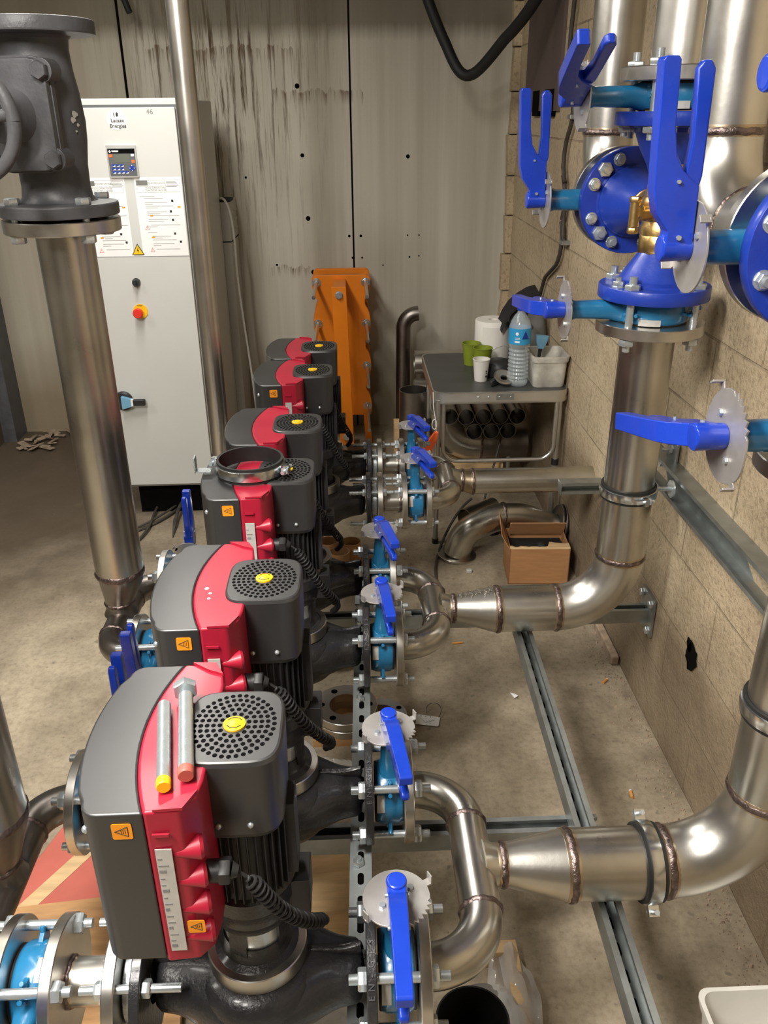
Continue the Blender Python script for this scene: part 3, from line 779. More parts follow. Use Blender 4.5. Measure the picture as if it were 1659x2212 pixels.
# inlet of the last pair: tall thin riser
mR = thing('pipe_manifold', 'tall bright riser pipe in front of the grey cabinet with its inlet pair below', 'pipework', (0, 0, 0), 'welded inlet manifolds with risers')
xt = -.460
b = MB(); b.tube(arc_path([(PX[4] - .176, PY[4], PZ), (xt, PY[4], PZ), (xt, PY[5], PZ), (PX[5] - .176, PY[5], PZ)], .08, 12), RT, 24); b.build('cross_run', 'pipe', mR)
rs = stream(mR, 'riser', [(xt, YC, PZ + .03), (xt, YC, .56), (xt - .003, YC, 3.6)], [.036, .0325, .0325], 'pipe_bright', 56); weld(rs, (xt, YC, .565), (0, 0, 1), .0325, .005, False)
for y in (PY[4], PY[5]): flange(mR, (PX[4] - .195, y, PZ), (PX[4] - .177, y, PZ), .096, .03)

# ------------------------------------------------------------------ three way valves above the risers
def cone(root, p, d, r0, r1, L, fl, nm):
    d = Vector(d); p = Vector(p); m = frame(p, d); b = MB()
    b.lathe([(r0 - .02, .0), (.119, 0), (.1205, .002), (.1205, fl - .002), (.119, fl), (r0 + .004, fl), (r0, fl + .004), (r0, fl + .012), (r0 - .004, fl + .016), ((r0 + r1) * .53, fl + L * .5), (r1 + .006, fl + L * .84), (r1, fl + L)], 56, m)
    return b.build(nm, 'rblue', root)
def three_way(name, label):
    root = thing(name, label, 'valve', (XR, YB, 0), 'blue and brass three way valves')
    cone(root, (0, 0, 1.245), (0, 0, 1), .080, .041, .072, .029, 'lower_adapter')
    cone(root, (0, 0, 1.618), (0, 0, -1), .080, .041, .090, .026, 'upper_adapter')
    cone(root, (0, .252, 1.425), (0, -1, 0), .080, .041, .125, .026, 'rear_adapter')
    b = MB(); b.lathe([(.045, 1.340), (.047, 1.343), (.047, 1.377), (.044, 1.380)], 8); b.lathe([(.045, 1.378), (.046, 1.395), (.043, 1.40), (.043, 1.455), (.038, 1.49), (.030, 1.50)], 36)
    b.sphere((0, 0, 1.43), .050, 32); b.lathe([(.036, 0), (.036, .10), (.040, .102), (.040, .13)], 28, frame((0, 0, 1.425), (0, 1, 0)))
    b.lathe([(.036, 0), (.036, .052), (.030, .056), (1e-7, .057)], 32, frame((0, 0, 1.43), (.35, -1, 0)))
    b.box(-.012, .012, -.052, -.02, 1.44, 1.52)
    b.build('brass_body', 'brass', root, angle=45)
    q = MB(); q.cyl((-.03, -.02, 1.43), (-.075, -.045, 1.43), .017, n=16); q.hexa((-.066, -.040, 1.43), (-.87, -.49, 0), .019, .014)
    q.cyl((-.078, -.047, 1.40), (-.078, -.047, 1.455), .011, n=12); q.hexa((-.078, -.047, 1.448), (0, 0, 1), .013, .012); q.hexa((-.078, -.047, 1.398), (0, 0, -1), .012, .012)
    q.build('drain_fitting', 'brass', root)
    n = MB(); mm = frame((.020, -.0585, 1.43), (.35, -1, 0), (0, 0, 1)); n.box(-.016, .016, -.020, .020, 0, .0008, mm)
    no = n.build('rating_plate', 'brass', root); t = MB()
    for k in range(5): t.box(-.012 + k * .0055, -.010 + k * .0055, -.015, .015, .0009, .0014, mm)
    t.build('plate_print', 'ink', no)
    # nuts on the faces of the three flanges (both sides shown)
    for p, d, f in (((0, 0, 1.245), (0, 0, 1), .029), ((0, 0, 1.618), (0, 0, -1), .026), ((0, .252, 1.425), (0, -1, 0), .026)):
        m = frame(p, d)
        for k in range(8):
            a = PI / 8 + k * PI / 4; c = Vector((.100 * cos(a), .100 * sin(a), f)); q = MB(m)
            if abs(d[2]) and k % 2: continue
            q.lathe([(.0145, f), (.0145, f + .002)], 16, at(c.x, c.y, 0)); q.hexa(c + Vector((0, 0, .002)), (0, 0, 1), .0125, .011); q.cyl(c, c + Vector((0, 0, .021)), .007, n=10)
            q.build('flange_nut', 'zinc', root)
    return root
TB = three_way('three_way_valve', 'blue three way valve with brass centre above the middle riser, in full view')
YT = YA - .080
TA = dup(TB, (XR, YT, .016), label='blue three way valve at the right edge, only its rear flange in the picture')
GB = 'large blue lever valves on the risers'
VB.location = (XR, YB, 1.2195); VB.rotation_euler = Rot((0, 0, 1), (-1, 0, 0))
tag(VB, 'large blue valve clamped on top of the middle riser, lever level to the left', 'valve', GB)
dup(VB, (XR, YB, 1.645), Rot((0, 0, 1), (-1, 0, 0)), 'large blue valve above the brass valve, lever ends tilted toward the viewer', GB)
dup(VB, (XR, YB + .279, 1.425), Rot((0, 1, 0), (-1, 0, 0)), 'large blue valve with upright lever left of the brass valve', GB)
dup(VB, (XR + .02, YA, 1.226), Rot((0, 0, 1), (-1, 0, 0)), 'large blue valve at the right edge with level lever across the riser', GB)
dup(VB, (XR + .014, YT + .279, 1.441), Rot((0, 1, 0), (-1, 0, 0)), 'largest upright blue lever valve, in front of the brass valve', GB)
dup(VB, (XR + .016, YT + .035, 1.655), Rot((0, 0, 1), (-1, 0, 0)), 'large blue valve cut by the upper right edge, only a lever end showing', GB)
def lever_turn(lab, deg):
    for o in bpy.data.objects:
        if o.get('label', '').startswith(lab):
            for c in o.children:
                if c.name.split('.')[0] in ('lever', 'trigger', 'pin'): c.rotation_euler = (0, 0, rad(deg))
# pipes beyond the valves
def upper(label_top, label_rear, Y, n=(1, 1), y=.475, z=1.425):
    if n[0]:
        r = thing('stainless_pipe', label_top, 'pipe', (XR, Y, 0), 'upper stainless pipes along the block wall')
        flange(r, (0, 0, 1.672), (0, 0, 1.698), .119, .055); stream(r, 'straight_pipe', [(0, 0, 1.69), (0, 0, 3.6)], .0625, 'pipe_bright', 56)
    r = thing('stainless_pipe', label_rear, 'pipe', (XR, Y, 0), 'upper stainless pipes along the block wall')
    flange(r, (0, .306, z), (0, .330, z), .119, .055); R = .145
    el = stream(r, 'elbow', arc_path([(0, .33, z), (0, y, z), (0, y, z + R)], R * .999, 18), .0625, 'pipe_bright', 56)
    p = stream(r, 'straight_pipe', [(0, y, z + R), (0, y, 3.6)], .0625, 'pipe_bright', 56); weld(p, (0, y, z + R), (0, 0, 1), .0625)
    weld(el, (0, y - R, z), (0, 1, 0), .0625, .004)
upper('bright vertical pipe rising from the flange over the brass valve', 'bright pipe bend behind the blue flange, left of the other tall pipes', YB)
upper('', 'widest bright pipe bend at the upper right edge', YT, (0, 1), .645, 1.441)
lever_turn('large blue valve clamped', 186); lever_turn('large blue valve at the right edge', 194); lever_turn('large blue valve above the brass', 22); lever_turn('large blue valve cut by', 22)

# ------------------------------------------------------------------ gate valve on the left riser
gv = thing('gate_valve', 'dark grey cast iron valve with a handwheel, upper left, on a flanged riser', 'valve', (-.600, YM, 0))
b = MB(); b.lathe([(.05, 1.434), (.117, 1.434), (.1185, 1.436), (.1185, 1.456), (.116, 1.459), (.078, 1.461), (.070, 1.47), (.067, 1.49), (.068, 1.53), (.074, 1.575), (.076, 1.61), (.072, 1.66), (.066, 1.70), (.064, 1.735), (.066, 1.752), (.072, 1.758), (.117, 1.760), (.1185, 1.762), (.1185, 1.782), (.117, 1.785), (.05, 1.785)], 56, closed=True)
b.m = Matrix.Rotation(rad(-8), 4, 'Z')
b.loft([[(x * s, y, z) for x, z in rrect(-.055, .055, 1.525, 1.715, .03, 4)] for y, s in ((0, 1.1), (-.06, 1.05), (-.085, .98))])
b.loft([[(x, y, z) for x, z in rrect(-.070, .070, 1.52, 1.72, .035, 4)] for y in (-.085, -.100)])
for sx in (-1, 1):
    for z in (1.545, 1.695): b.cyl((sx * .060, -.07, z), (sx * .060, -.112, z), .021, n=18)
b.build('valve_body', 'greyiron', gv, bevel=.002)
BR = Matrix.Rotation(rad(-8), 4, 'Z')
b = MB(BR); b.loft([[(x * s, y, 1.62 + (z - 1.62) * s) for x, z in rrect(-.068, .068, 1.523, 1.717, .03, 4)] for y, s in ((-.1005, 1), (-.114, .98))])
b.loft([[(.030 * s * cos(t), y, 1.62 + .036 * s * sin(t)) for t in [2 * PI * k / 24 for k in range(24)]] for y, s in ((-.112, 1.3), (-.135, 1.0), (-.165, .9), (-.17, 1.25), (-.182, 1.25))])
b.build('bonnet', 'greyiron', gv, bevel=.002)
for sx in (-1, 1):
    for z in (1.545, 1.695):
        q = MB(BR); q.hexa((sx * .060, -.112, z), (0, -1, 0), .0165, .014); q.build('bonnet_bolt', 'greyiron', gv)
st = MB(BR); st.cyl((0, -.18, 1.62), (0, -.31, 1.62), .010, n=14); st.hexa((0, -.295, 1.62), (0, -1, 0), .014, .012); st.build('stem', 'zinc', gv)
w = MB(BR); wc = Vector((-.012, -.282, 1.612))
w.tube([wc + Vector((.092 * cos(t), 0, .092 * sin(t))) for t in [2 * PI * k / 48 for k in range(49)]], .0115, 12, False)
for k in range(5):
    t = 2 * PI * k / 5 + .12; u = Vector((cos(t), 0, sin(t)))
    w.tube([wc + u * .015 + Vector((0, .006, 0)), wc + u * .05 + Vector((0, .010, 0)), wc + u * .088], [.011, .0085, .011], 10)
w.lathe([(.022, -.012), (.024, 0), (.020, .016), (.011, .018), (.011, -.012)], 20, frame(wc, (0, -1, 0)), True)
w.build('handwheel', 'greyiron', gv)
for k in range(8):
    a = PI / 8 + k * PI / 4
    if k % 2: continue
    q = MB(); x, y = .099 * cos(a + PI / 8), .099 * sin(a + PI / 8)
    q.hexa((x, y, 1.4595), (0, 0, 1), .0155, .013); q.cyl((x, y, 1.40), (x, y, 1.46), .008, n=12); q.hexa((x, y, 1.402), (0, 0, -1), .0155, .016)
    q.build('flange_bolt', 'zinc', gv)
b = MB(); b.ring((0, 0, 1.4285), (0, 0, 1.4335), .078, .05); b.build('gasket', 'rubber', gv)
b = MB()
for x, z, s in ((.069, 1.622, .006), (.066, 1.612, .005), (.071, 1.603, .003), (.068, 1.592, .002)):
    y = -math.sqrt(max(.0, .0768 ** 2 - x * x)); b.prism([(s * cos(t) * (1 + .4 * sin(3 * t)), s * 1.3 * sin(t)) for t in [2 * PI * k / 9 for k in range(9)]], 0, .0008, frame((x, y - .0005, z), (x, y, 0)))
b.build('chipped_paint', 'label', gv)

# ------------------------------------------------------------------ galvanised channel
def channel(mb, p0, p1, up, w=.041, h=.041, t=.0025, lip=.011):
    """C profile from p0 to p1, open side towards `up`"""
    p0, p1, up = Vector(p0), Vector(p1), Vector(up); d = (p1 - p0).normalized(); s = d.cross(up).normalized()
    pr = [(-w / 2, h), (-w / 2, 0), (w / 2, 0), (w / 2, h), (w / 2 - lip, h), (w / 2 - lip, h - .007), (w / 2 - lip + t, h - .007), (w / 2 - lip + t, h - t), (w / 2 - t, h - t), (w / 2 - t, t), (-w / 2 + t, t), (-w / 2 + t, h - t), (-w / 2 + lip - t, h - t), (-w / 2 + lip - t, h - .007), (-w / 2 + lip, h - .007), (-w / 2 + lip, h)]
    mb.loft([[p + s * a + up * b for a, b in pr] for p in (p0, p1)])
    return mb
def slot_marks(parent, pts, d, n, w, l):
    d = Vector(d); n = Vector(n); s = d.cross(n); o = MB()
    for p in pts:
        m = Matrix((d, s, n)).transposed().to_4x4(); m.translation = Vector(p)
        o.prism(rrect(-l / 2, l / 2, -w / 2, w / 2, w * .48, 4), 0, .0005, m)
    return o.build('slots', 'black', parent)
o = MB(); channel(o, (WX + .002, -.6, .755), (WX + .002, 2.30, .755), (-1, 0, 0), .080, .042)
wr = o.build('wall_channel', 'galv', smooth=False); tag(wr, 'galvanised channel fixed along the rough block wall', 'channel')
slot_marks(wr, [(WX - .001, y / 10, .755) for y in range(2, 23, 1)], (0, 1, 0), (-1, 0, 0), .014, .03)
o = MB(); channel(o, (.402, -.5, .3295), (.440, 2.06, .3295), (0, 0, 1)); fs_ = o.build('long_channel', 'galv', smooth=False); tag(fs_, 'long raised galvanised channel running beside the wall, over the cross channels', 'channel')
slot_marks(fs_, [(.402 + .0148 * (y + .5), y, .3322) for y in [.05 * k for k in range(-8, 41)]], (.0148, .9999, 0), (0, 0, 1), .012, .028)
def cross_rail(y, label, x1, wall=True):
    o = MB(); channel(o, (-.34, y, .288), (x1, y, .288), (0, 0, 1))
    r = o.build('cross_channel', 'galv', smooth=False); tag(r, label, 'channel', 'cross channels under the pumps')
    slot_marks(r, [(x / 20 * 1.0, y, .2908) for x in range(-6, 16) if x / 20 < x1 - .02], (1, 0, 0), (0, 0, 1), .013, .028)
    if not wall: return r
    b = MB(); b.box(WX - .010, WX - .003, y - .05, y + .05, .255, .375); p = b.build('end_plate', 'galv', r)
    for dy in (-.036, .036):
        for z in (.272, .358):
            q = MB(); q.hexa((WX - .010, y + dy, z), (-1, 0, 0), .012, .010); q.build('plate_bolt', 'zinc', p)
    return r
cross_rail(1.235, 'galvanised cross channel under the nearest two pumps', .47, False)
cross_rail(2.03, 'galvanised cross channel under the middle pumps, ending in a plate on the wall', WX - .006)
# perforated flat channel running under the outlet flanges
o = MB(); channel(o, (-.024, .35, .3495), (.012, 2.26, .3495), (0, 0, -1), .041, .021, lip=.006)
pc = o.build('perforated_channel', 'zincplate', smooth=False); tag(pc, 'slotted galvanised channel running under the pump outlet flanges', 'channel')
slot_marks(pc, [(-.024 + .036 * (y - .35) / 1.91, y, .3497) for y in [.40 + .05 * k for k in range(37)]], (.0188, .9998, 0), (0, 0, 1), .0115, .026)
for k, y in enumerate((.76, .93, 1.135, 1.3, 1.62, 1.79, 1.95, 2.11)):
    q = MB(); x = -.024 + .036 * (y - .35) / 1.91 - .004; q.hexa((x, y, .3498), (0, 0, 1), .011, .009); q.cyl((x, y, .35), (x, y, .366), .0055, n=10); q.build('channel_bolt', 'zinc', pc)
# short wall bracket by the far pipe
o = MB(); channel(o, (.690, 2.60, .468), (WX - .002, 2.60, .468), (0, -1, 0)); o.box(.688, .6905, 2.555, 2.60, .446, .490)
tag(o.build('wall_bracket', 'galv', smooth=False), 'short grey galvanised bracket beside the far horizontal pipe', 'bracket')
# wall plates with bolts by the rail
for y, z, l in ((2.01, .80, 'small galvanised wall plate with two bolts above the wall channel'),):
    b = MB(); b.box(WX - .014, WX - .004, y - .032, y + .032, z - .035, z + .045); p = b.build('wall_plate', 'galv', bevel=.004); tag(p, l, 'plate')
    for dz in (-.018, .024):
        q = MB(); q.hexa((WX - .014, y - .006, z + dz), (-1, 0, 0), .012, .010); q.cyl((WX - .02, y - .006, z + dz), (WX - .042, y - .006, z + dz), .005, n=10); q.build('plate_bolt', 'zinc', p)
# ------------------------------------------------------------------ pipe clamps
def clamp(name, label, p, d, r, side, group='rubber lined pipe clamps'):
    """ring round axis d at p, ears along `side`"""
    root = thing(name, label, 'clamp', p, group); m = frame((0, 0, 0), d, side); R = m.to_3x3(); X = R @ Vector((1, 0, 0)); d = Vector(d)
    b = MB(m); b.lathe([(r + .0005, -.017), (r + .006, -.017), (r + .006, .017), (r + .0005, .017)], 48, closed=True); b.build('rubber_lining', 'rubber', root)
    b = MB(m); b.lathe([(r + .006, -.011), (r + .0085, -.010), (r + .0095, 0), (r + .0085, .010), (r + .006, .011)], 48, closed=True)
    for s in (1, -1): b.box(s * (r + .005) if s > 0 else -(r + .026), (r + .026) if s > 0 else -(r + .005), -.005, .005, -.009, .009)
    b.build('band', 'chrome', root)
    for s in (1, -1):
        q = MB(m); q.cyl((s * (r + .019), -.022, 0), (s * (r + .019), .022, 0), .0045, n=10); q.hexa((s * (r + .019), .006, 0), (0, 1, 0), .009, .007)
        q.build('clamp_screw', 'zinc', root)
    return root
c = clamp('pipe_clamp', 'rubber lined clamp around the middle riser, tied to the wall channel', (XR, YB, .775), (0, 0, 1), RH, (.25, -1, 0))
q = MB(); q.cyl((RH + .008, .0, 0), (WX - XR - .042, .02, -.01), .006, n=12); q.lathe([(.022, 0), (.022, .005)], 20, frame((WX - XR - .048, .02, -.01), (-1, 0, 0))); q.build('wall_stud', 'zinc', c)
c = clamp('pipe_clamp', 'shiny clamp around the nearest horizontal header pipe', (.487, YA, .44), (1, 0, 0), RH, (0, -.75, -.65))
q = MB(); q.cyl((0, 0, -RH - .006), (-.055, 0, -.068), .008, n=12); q.lathe([(.022, 0), (.022, .004)], 24, at(-.055, 0, -.0695)); q.build('support_stud', 'zinc', c)
c = clamp('pipe_clamp', 'black lined clamp around the nearest riser at the right edge', (XR, YA, .765), (0, 0, 1), RH, (.3, 1, 0))
c = clamp('pipe_clamp', 'loose open pipe clamp lying on top of the third pump', (-.228, 1.690, .934), (0, 0, 1), .066, (-.95, .35, 0), 'loose hardware')
b = MB(); b.box(-.118, -.085, -.012, .012, -.012, -.009); b.box(-.120, -.117, -.012, .012, -.012, .022); b.build('ear', 'zinc', c)
# two loose bolts on the nearest pump
for p0, p1, l, cap, r in (((-.229, .74, .927), (-.257, .888, .927), 'loose threaded rod with a yellow painted end on the nearest pump', 'yellow', .0085), ((-.206, .755, .929), (-.232, .905, .929), 'loose hex head bolt with a red painted end on the nearest pump', 'redwood', .0095)):
    root = thing('loose_bolt', l, 'bolt', (0, 0, 0), 'loose bolts on the nearest pump'); p0, p1 = Vector(p0), Vector(p1); d = (p1 - p0).normalized()
    b = MB(); prof = []
    L = (p1 - p0).length
    for k in range(int(L / .0011)): prof += [(r, k * .0011), (r - .0007, k * .0011 + .00055)]
    b.lathe([(r - .001, -.001)] + prof + [(r - .001, L)], 16, frame(p0, d)); b.build('shank', 'zinc', root)
    b = MB(); b.lathe([(r * .9, -.0035), (r * 1.02, -.002), (r * 1.02, .008), (r * .98, .009)], 20, frame(p0, d)); b.build('painted_end', cap, root)
    if cap == 'redwood': b = MB(); b.hexa(p1 + Vector((0, 0, .0065)) - d * .004, d, .0165, .013); b.build('head', 'zinc', root)

# ------------------------------------------------------------------ control cabinet
CY = 3.40
cab = thing('control_cabinet', 'tall light grey electrical cabinet with keypad, notices and a red stop button', 'cabinet', (0, 0, 0))
b = MB(); b.box(-1.0, -.617, CY, 4.26, .15, 1.675); b.build('body', 'cabinet', cab, bevel=.006)
b = MB(); b.box(-.97, -.65, CY + .06, 4.20, .0, .15); b.build('plinth', 'black', cab)
b = MB(); b.box(-.995, -.622, CY - .018, CY - .001, .165, 1.645); b.build('door', 'cabinet', cab, bevel=.003)
b = MB(); b.box(-.998, -.619, CY - .002, CY - .0005, 1.645, 1.654); b.box(-.998, -.619, CY - .003, CY - .001, .158, .165); b.build('door_gap', 'panelgrey', cab)
DY = CY - .018
def onp(x, z, e=0.): return at(x, DY - e, z) @ FRONT
s = MB(onp(-.835, 1.605, .0)); s.lathe([(.0345, 0), (.0345, .0008), (1e-7, .0008)], 40); st = s.build('round_sticker', 'paper', cab)
text('sticker_text', 'Lacaze\nEnergies', .0175, onp(-.832, 1.593, .0012), 'ink', st, .0002, bold=.0003)
s = MB(onp(-.835, 1.622, .001))
for a0, a1, r, o_ in ((1.9, 4.4, .0095, -.001), (-1.2, 1.2, .0075, .002)):
    s.loft([[(o_ + rr * .8 * cos(t), rr * sin(t), zz) for rr, zz in ((r, 0), (r - w, 0), (r - w, .0005), (r, .0005))] for t, w in [(a0 + (a1 - a0) * k / 12, .0005 + .0032 * sin(PI * k / 12)) for k in range(13)]])
s.prism([(.003, -.008), (.008, -.004), (.008, .005), (.003, .008), (0, .003), (0, -.004)], 0, .0004)
s.box(-.002, .021, -.0435, -.0425, 0, .0003); s.build('sticker_logo', 'ink', st)
text('handwritten_number', '46', .024, onp(-.713, 1.630, .0006), 'greyink', cab, .0002)
# keypad
b = MB(onp(-.831, 1.466)); b.prism(rrect(-.054, .054, -.056, .056, .004), 0, .010); kp = b.build('keypad', 'keyrim', cab, bevel=.001)
b = MB(onp(-.831, 1.466, .010)); b.box(-.049, .049, -.050, .044, 0, .001); b.build('keypad_face', 'panelgrey', kp)
b = MB(onp(-.831, 1.466, .011)); b.box(-.028, .028, -.004, .024, 0, .0008); b.build('screen', 'screen', kp)
b = MB(onp(-.831, 1.466, .011)); b.box(-.049, .049, .027, .042, 0, .0005); b.build('title_strip', 'black', kp)
b = MB(onp(-.831, 1.466, .0115)); b.lathe([(.004, 0), (.004, .0005), (1e-7, .0005)], 16, at(-.041, .034, 0)); b.box(-.034, -.010, .032, .037, 0, .0004); b.box(.034, .045, .017, .025, 0, .0004); b.build('keypad_mark', 'paper', kp)
b = MB(onp(-.831, 1.466, .011)); b.box(-.046, -.034, .014, .024, 0, .001); b.box(.034, .046, -.005, .005, 0, .001); b.build('orange_keys', 'keyorange', kp)
b = MB(onp(-.831, 1.466, .011)); kx = []
for r in range(3):
    for q in range(3 + (r == 2)): x = -.040 + q * .0155; z = -.014 - r * .0115; kx.append((x, z)); b.box(x, x + .0125, z - .004, z + .0045, 0, .001)
b.prism([(.033, -.036), (.047, -.023), (.033, -.010), (.019, -.023)], 0, .001); b.build('blue_keys', 'keyblue', kp)
b = MB(onp(-.831, 1.466, .0122))
for x, z in kx: b.prism([(x + .001, z - .004), (x + .0125, z - .004), (x + .0125, z + .001)], 0, .0004)
for x, z in ((.033, -.032), (.033, -.014), (.025, -.023), (.041, -.023)): b.box(x - .0015, x + .0015, z - .0015, z + .0015, 0, .0004)
b.build('key_print', 'paper', kp)
# notices
def notice(x0, x1, z0, z1, nm):
    w = x1 - x0; b = MB(onp((x0 + x1) / 2, (z0 + z1) / 2)); h = z1 - z0; b.box(-w / 2, w / 2, -h / 2, h / 2, 0, .0006); n = b.build(nm, 'paper', cab)
    T = lambda x, z, e=.0009: onp((x0 + x1) / 2 + x, (z0 + z1) / 2 + z, e); k = w / .185
    text('notice_text', 'MAINTENANCE', .0098, T(-.006 * k, h / 2 - .021), 'greyink', n, .0001)
    text('notice_text', 'MODE OPERATOIRE\nCHAUDIERE LACAZE', .0085, T(-.012 * k, h / 2 - .041), 'greyink', n, .0001)
    l = MB(T(0, 0, .0007))
    for z in (h / 2 - .010, h / 2 - .031, h / 2 - .052): l.box(-w * .46, w * .46, z - .0003, z + .0003, 0, .0002)
    for x in (-w * .46, w * .16, w * .46): l.box(x - .0003, x + .0003, h / 2 - .052, h / 2 - .010, 0, .0002)
    rn = random.Random(5); z = h / 2 - .068
    for q in range(5): l.box(w * .18, w * .18 + rn.uniform(.02, .045), h / 2 - .015 - q * .0045, h / 2 - .0135 - q * .0045, 0, .0002)
    for ln, ind in ((.055, 0), (.07, .015), (0, 0), (.085, .016), (.03, .016), (.105, .018), (.045, .018), (0, 0), (.075, .02), (.05, .02), (.12, .02), (0, 0), (.075, .022), (.06, .022), (0, 0), (.11, .03), (.04, .014), (0, 0), (0, 0), (.035, .014), (0, 0), (.07, .03), (.03, .04), (.09, .03), (0, 0), (.08, .03), (.03, .03), (0, 0), (.09, .04)):
        if ln: l.box(-w * .42 + ind, min(-w * .42 + ind + ln, w * .45), z, z + .0016, 0, .0002)
        z -= .0068
    l.build('printed_lines', 'greyink', n)
    d = MB(T(0, 0, .0008)); d.box(-w * .46, -w * .22, h / 2 - .028, h / 2 - .011, 0, .0003); d.build('letterhead_box', 'greycloth', n)
    d = MB(T(0, 0, .0008))
    for x, z in ((.045, h / 2 - .087), (.035, h / 2 - .125), (.04, h / 2 - .155), (.042, -h / 2 + .078), (.062, -h / 2 + .048)): d.box(x * k, x * k + .008, z, z + .008, 0, .0003)
    d.build('icons', 'ink', n)
    d = MB(T(0, 0, .0008))
    for x, z in ((.068, h / 2 - .108), (-.045, h / 2 - .138), (-.048, -h / 2 + .066)): d.box(x * k, x * k + .011, z, z + .006, 0, .0003)
    d.build('orange_icons', 'orange_sticker', n)
    d = MB(T(0, 0, .0009))
    for x, z in ((-.062, -.038), (-.052, -h / 2 + .022)):
        tri = [Vector((x * k - .008, z - .006, 0)), Vector((x * k + .008, z - .006, 0)), Vector((x * k, z + .009, 0))]
        for q in range(3): d.tube([tri[q], tri[(q + 1) % 3]], .0005, 4)
        d.box(x * k - .0006, x * k + .0006, z - .003, z + .004, -.0002, .0002)
    d.build('warning_triangles', 'stopred', n)
    return n
notice(-.990, -.836, 1.127, 1.410, 'left_notice'); notice(-.800, -.626, 1.127, 1.410, 'right_notice')
b = MB(); b.box(-.992, -.622, DY - .0002, DY, 1.124, 1.126); b.build('seam', 'greyink', cab)
b = MB(onp(-.8185, 1.152)); b.prism([(-.024, -.020), (.024, -.020), (0, .022)], 0, .001); wt = b.build('voltage_sign', 'ink', cab)
b = MB(onp(-.8185, 1.152, .001)); b.prism([(-.0195, -.0175), (.0195, -.0175), (0, .0165)], 0, .0005); b.build('sign_face', 'yellow', wt)
b = MB(onp(-.8185, 1.149, .0016)); b.prism([(.001, .010), (-.004, -.002), (0, -.002), (-.002, -.012), (.004, .001), (0, .001), (.003, .010)], 0, .0003); b.build('lightning_mark', 'ink', wt)
b = MB(onp(-.8405, 1.029)); b.lathe([(.016, 0), (.016, .006), (.013, .018), (1e-7, .019)], 28); b.box(-.004, .004, -.012, .012, .018, .030); ks = b.build('selector_switch', 'blackplastic', cab)
b = MB(onp(-.839, .916)); b.lathe([(.0285, 0), (.0285, .003), (1e-7, .003)], 36); ep = b.build('stop_plate', 'yellow', cab)
b = MB(onp(-.843, .914, .003)); b.lathe([(.013, 0), (.013, .018), (.0195, .022), (.0195, .034), (.016, .038), (1e-7, .0385)], 28); b.build('stop_button', 'stopred', ep)
text('stop_text', 'ARRET', .008, onp(-.839, .9385, .0035), 'ink', ep, .0001)
b = MB(onp(-.957, .549)); b.lathe([(.040, 0), (.040, .010), (.034, .016), (1e-7, .016)], 32); ih = b.build('isolator_base', 'blackplastic', cab)
b = MB(onp(-.957, .549, .016)); b.loft([[(x, -.026 + .004 * k, 0 if q == 0 else .024) for x, k, q in ((0, 0, 0), (0, 13, 0), (0, 13, 1), (0, 0, 1))], [(.038, -.016, 0), (.038, .014, 0), (.038, .014, .022), (.038, -.016, .022)]]); b.build('isolator_boss', 'skyblue', ih)
b = MB(onp(-.957, .549, .016)); b.box(.038, .046, -.014, .013, .002, .022); b.build('isolator_collar', 'paper', ih)
b = MB(onp(-.957, .549, .016)); b.prism(rrect(.046, .095, -.0135, .0125, .005), .002, .022); b.build('isolator_handle', 'blackplastic', ih, bevel=.004)

# louvred enclosure behind the cabinet
lv = thing('louvred_enclosure', 'grey louvred metal enclosure behind the tall cabinet', 'enclosure', (0, 0, 0))
b = MB(); b.box(-1.0, -.578, 4.275, 4.555, 0, 1.24); b.build('housing', 'cabgrey', lv, bevel=.004)
b = MB(); b.box(-.5785, -.577, 4.28, 4.555, 1.055, 1.061); b.box(-1.0, -.578, 4.2735, 4.2755, 1.055, 1.061); b.build('seam', 'black', lv)
b = MB()
for r in range(3):
    for q in range(2):
        y = 4.31 + q * .12; z = 1.10 + r * .042; b.loft([[(-.578, y, z), (-.578, y + .09, z), (-.578, y + .09, z + .014), (-.578, y, z + .014)], [(-.570, y + .004, z + .001), (-.570, y + .086, z + .001), (-.5775, y + .09, z + .014), (-.5775, y, z + .014)]])
b.build('louvres', 'cabgrey', lv)
b = MB(); b.loft([[(x, y, z) for x, y in ((-.64, 4.28), (-.57, 4.28), (-.57, 4.40), (-.64, 4.40))] for z in (1.2405, 1.252)]); b.build('cloth_strip', 'darkcloth', lv)
o = MB(); o.tube(bez([(-.61, 4.24, 1.262), (-.575, 4.2, 1.27), (-.555, 4.2, 1.2), (-.553, 4.2, 1.05)], 12) + bez([(-.553, 4.2, 1.05), (-.56, 4.2, .80), (-.535, 4.2, .65), (-.51, 4.2, .36), (-.50, 4.18, .1), (-.50, 4.1, .004)], 20), .0055, 8)
tag(o.build('power_cable', 'wire'), 'thin pale cable hanging down beside the louvred enclosure', 'cable')
gc = [[(-.703, 3.80, .004), (-.76, 3.60, .004), (-.80, 3.46, .03), (-.82, 3.38, .01), (-.89, 3.294, .004), (-.99, 3.22, .004)], [(-.70, 3.84, .004), (-.79, 3.56, .05), (-.80, 3.43, .06), (-.79, 3.30, .03), (-.783, 3.19, .004)], [(-.80, 3.80, .004), (-.90, 3.58, .012), (-.935, 3.47, .02), (-.895, 3.36, .03), (-.87, 3.31, .025), (-.90, 3.16, .004), (-.97, 3.06, .004)], [(-.73, 3.70, .008), (-.80, 3.45, .045), (-.87, 3.34, .02), (-.94, 3.27, .006), (-1.02, 3.26, .004)]]
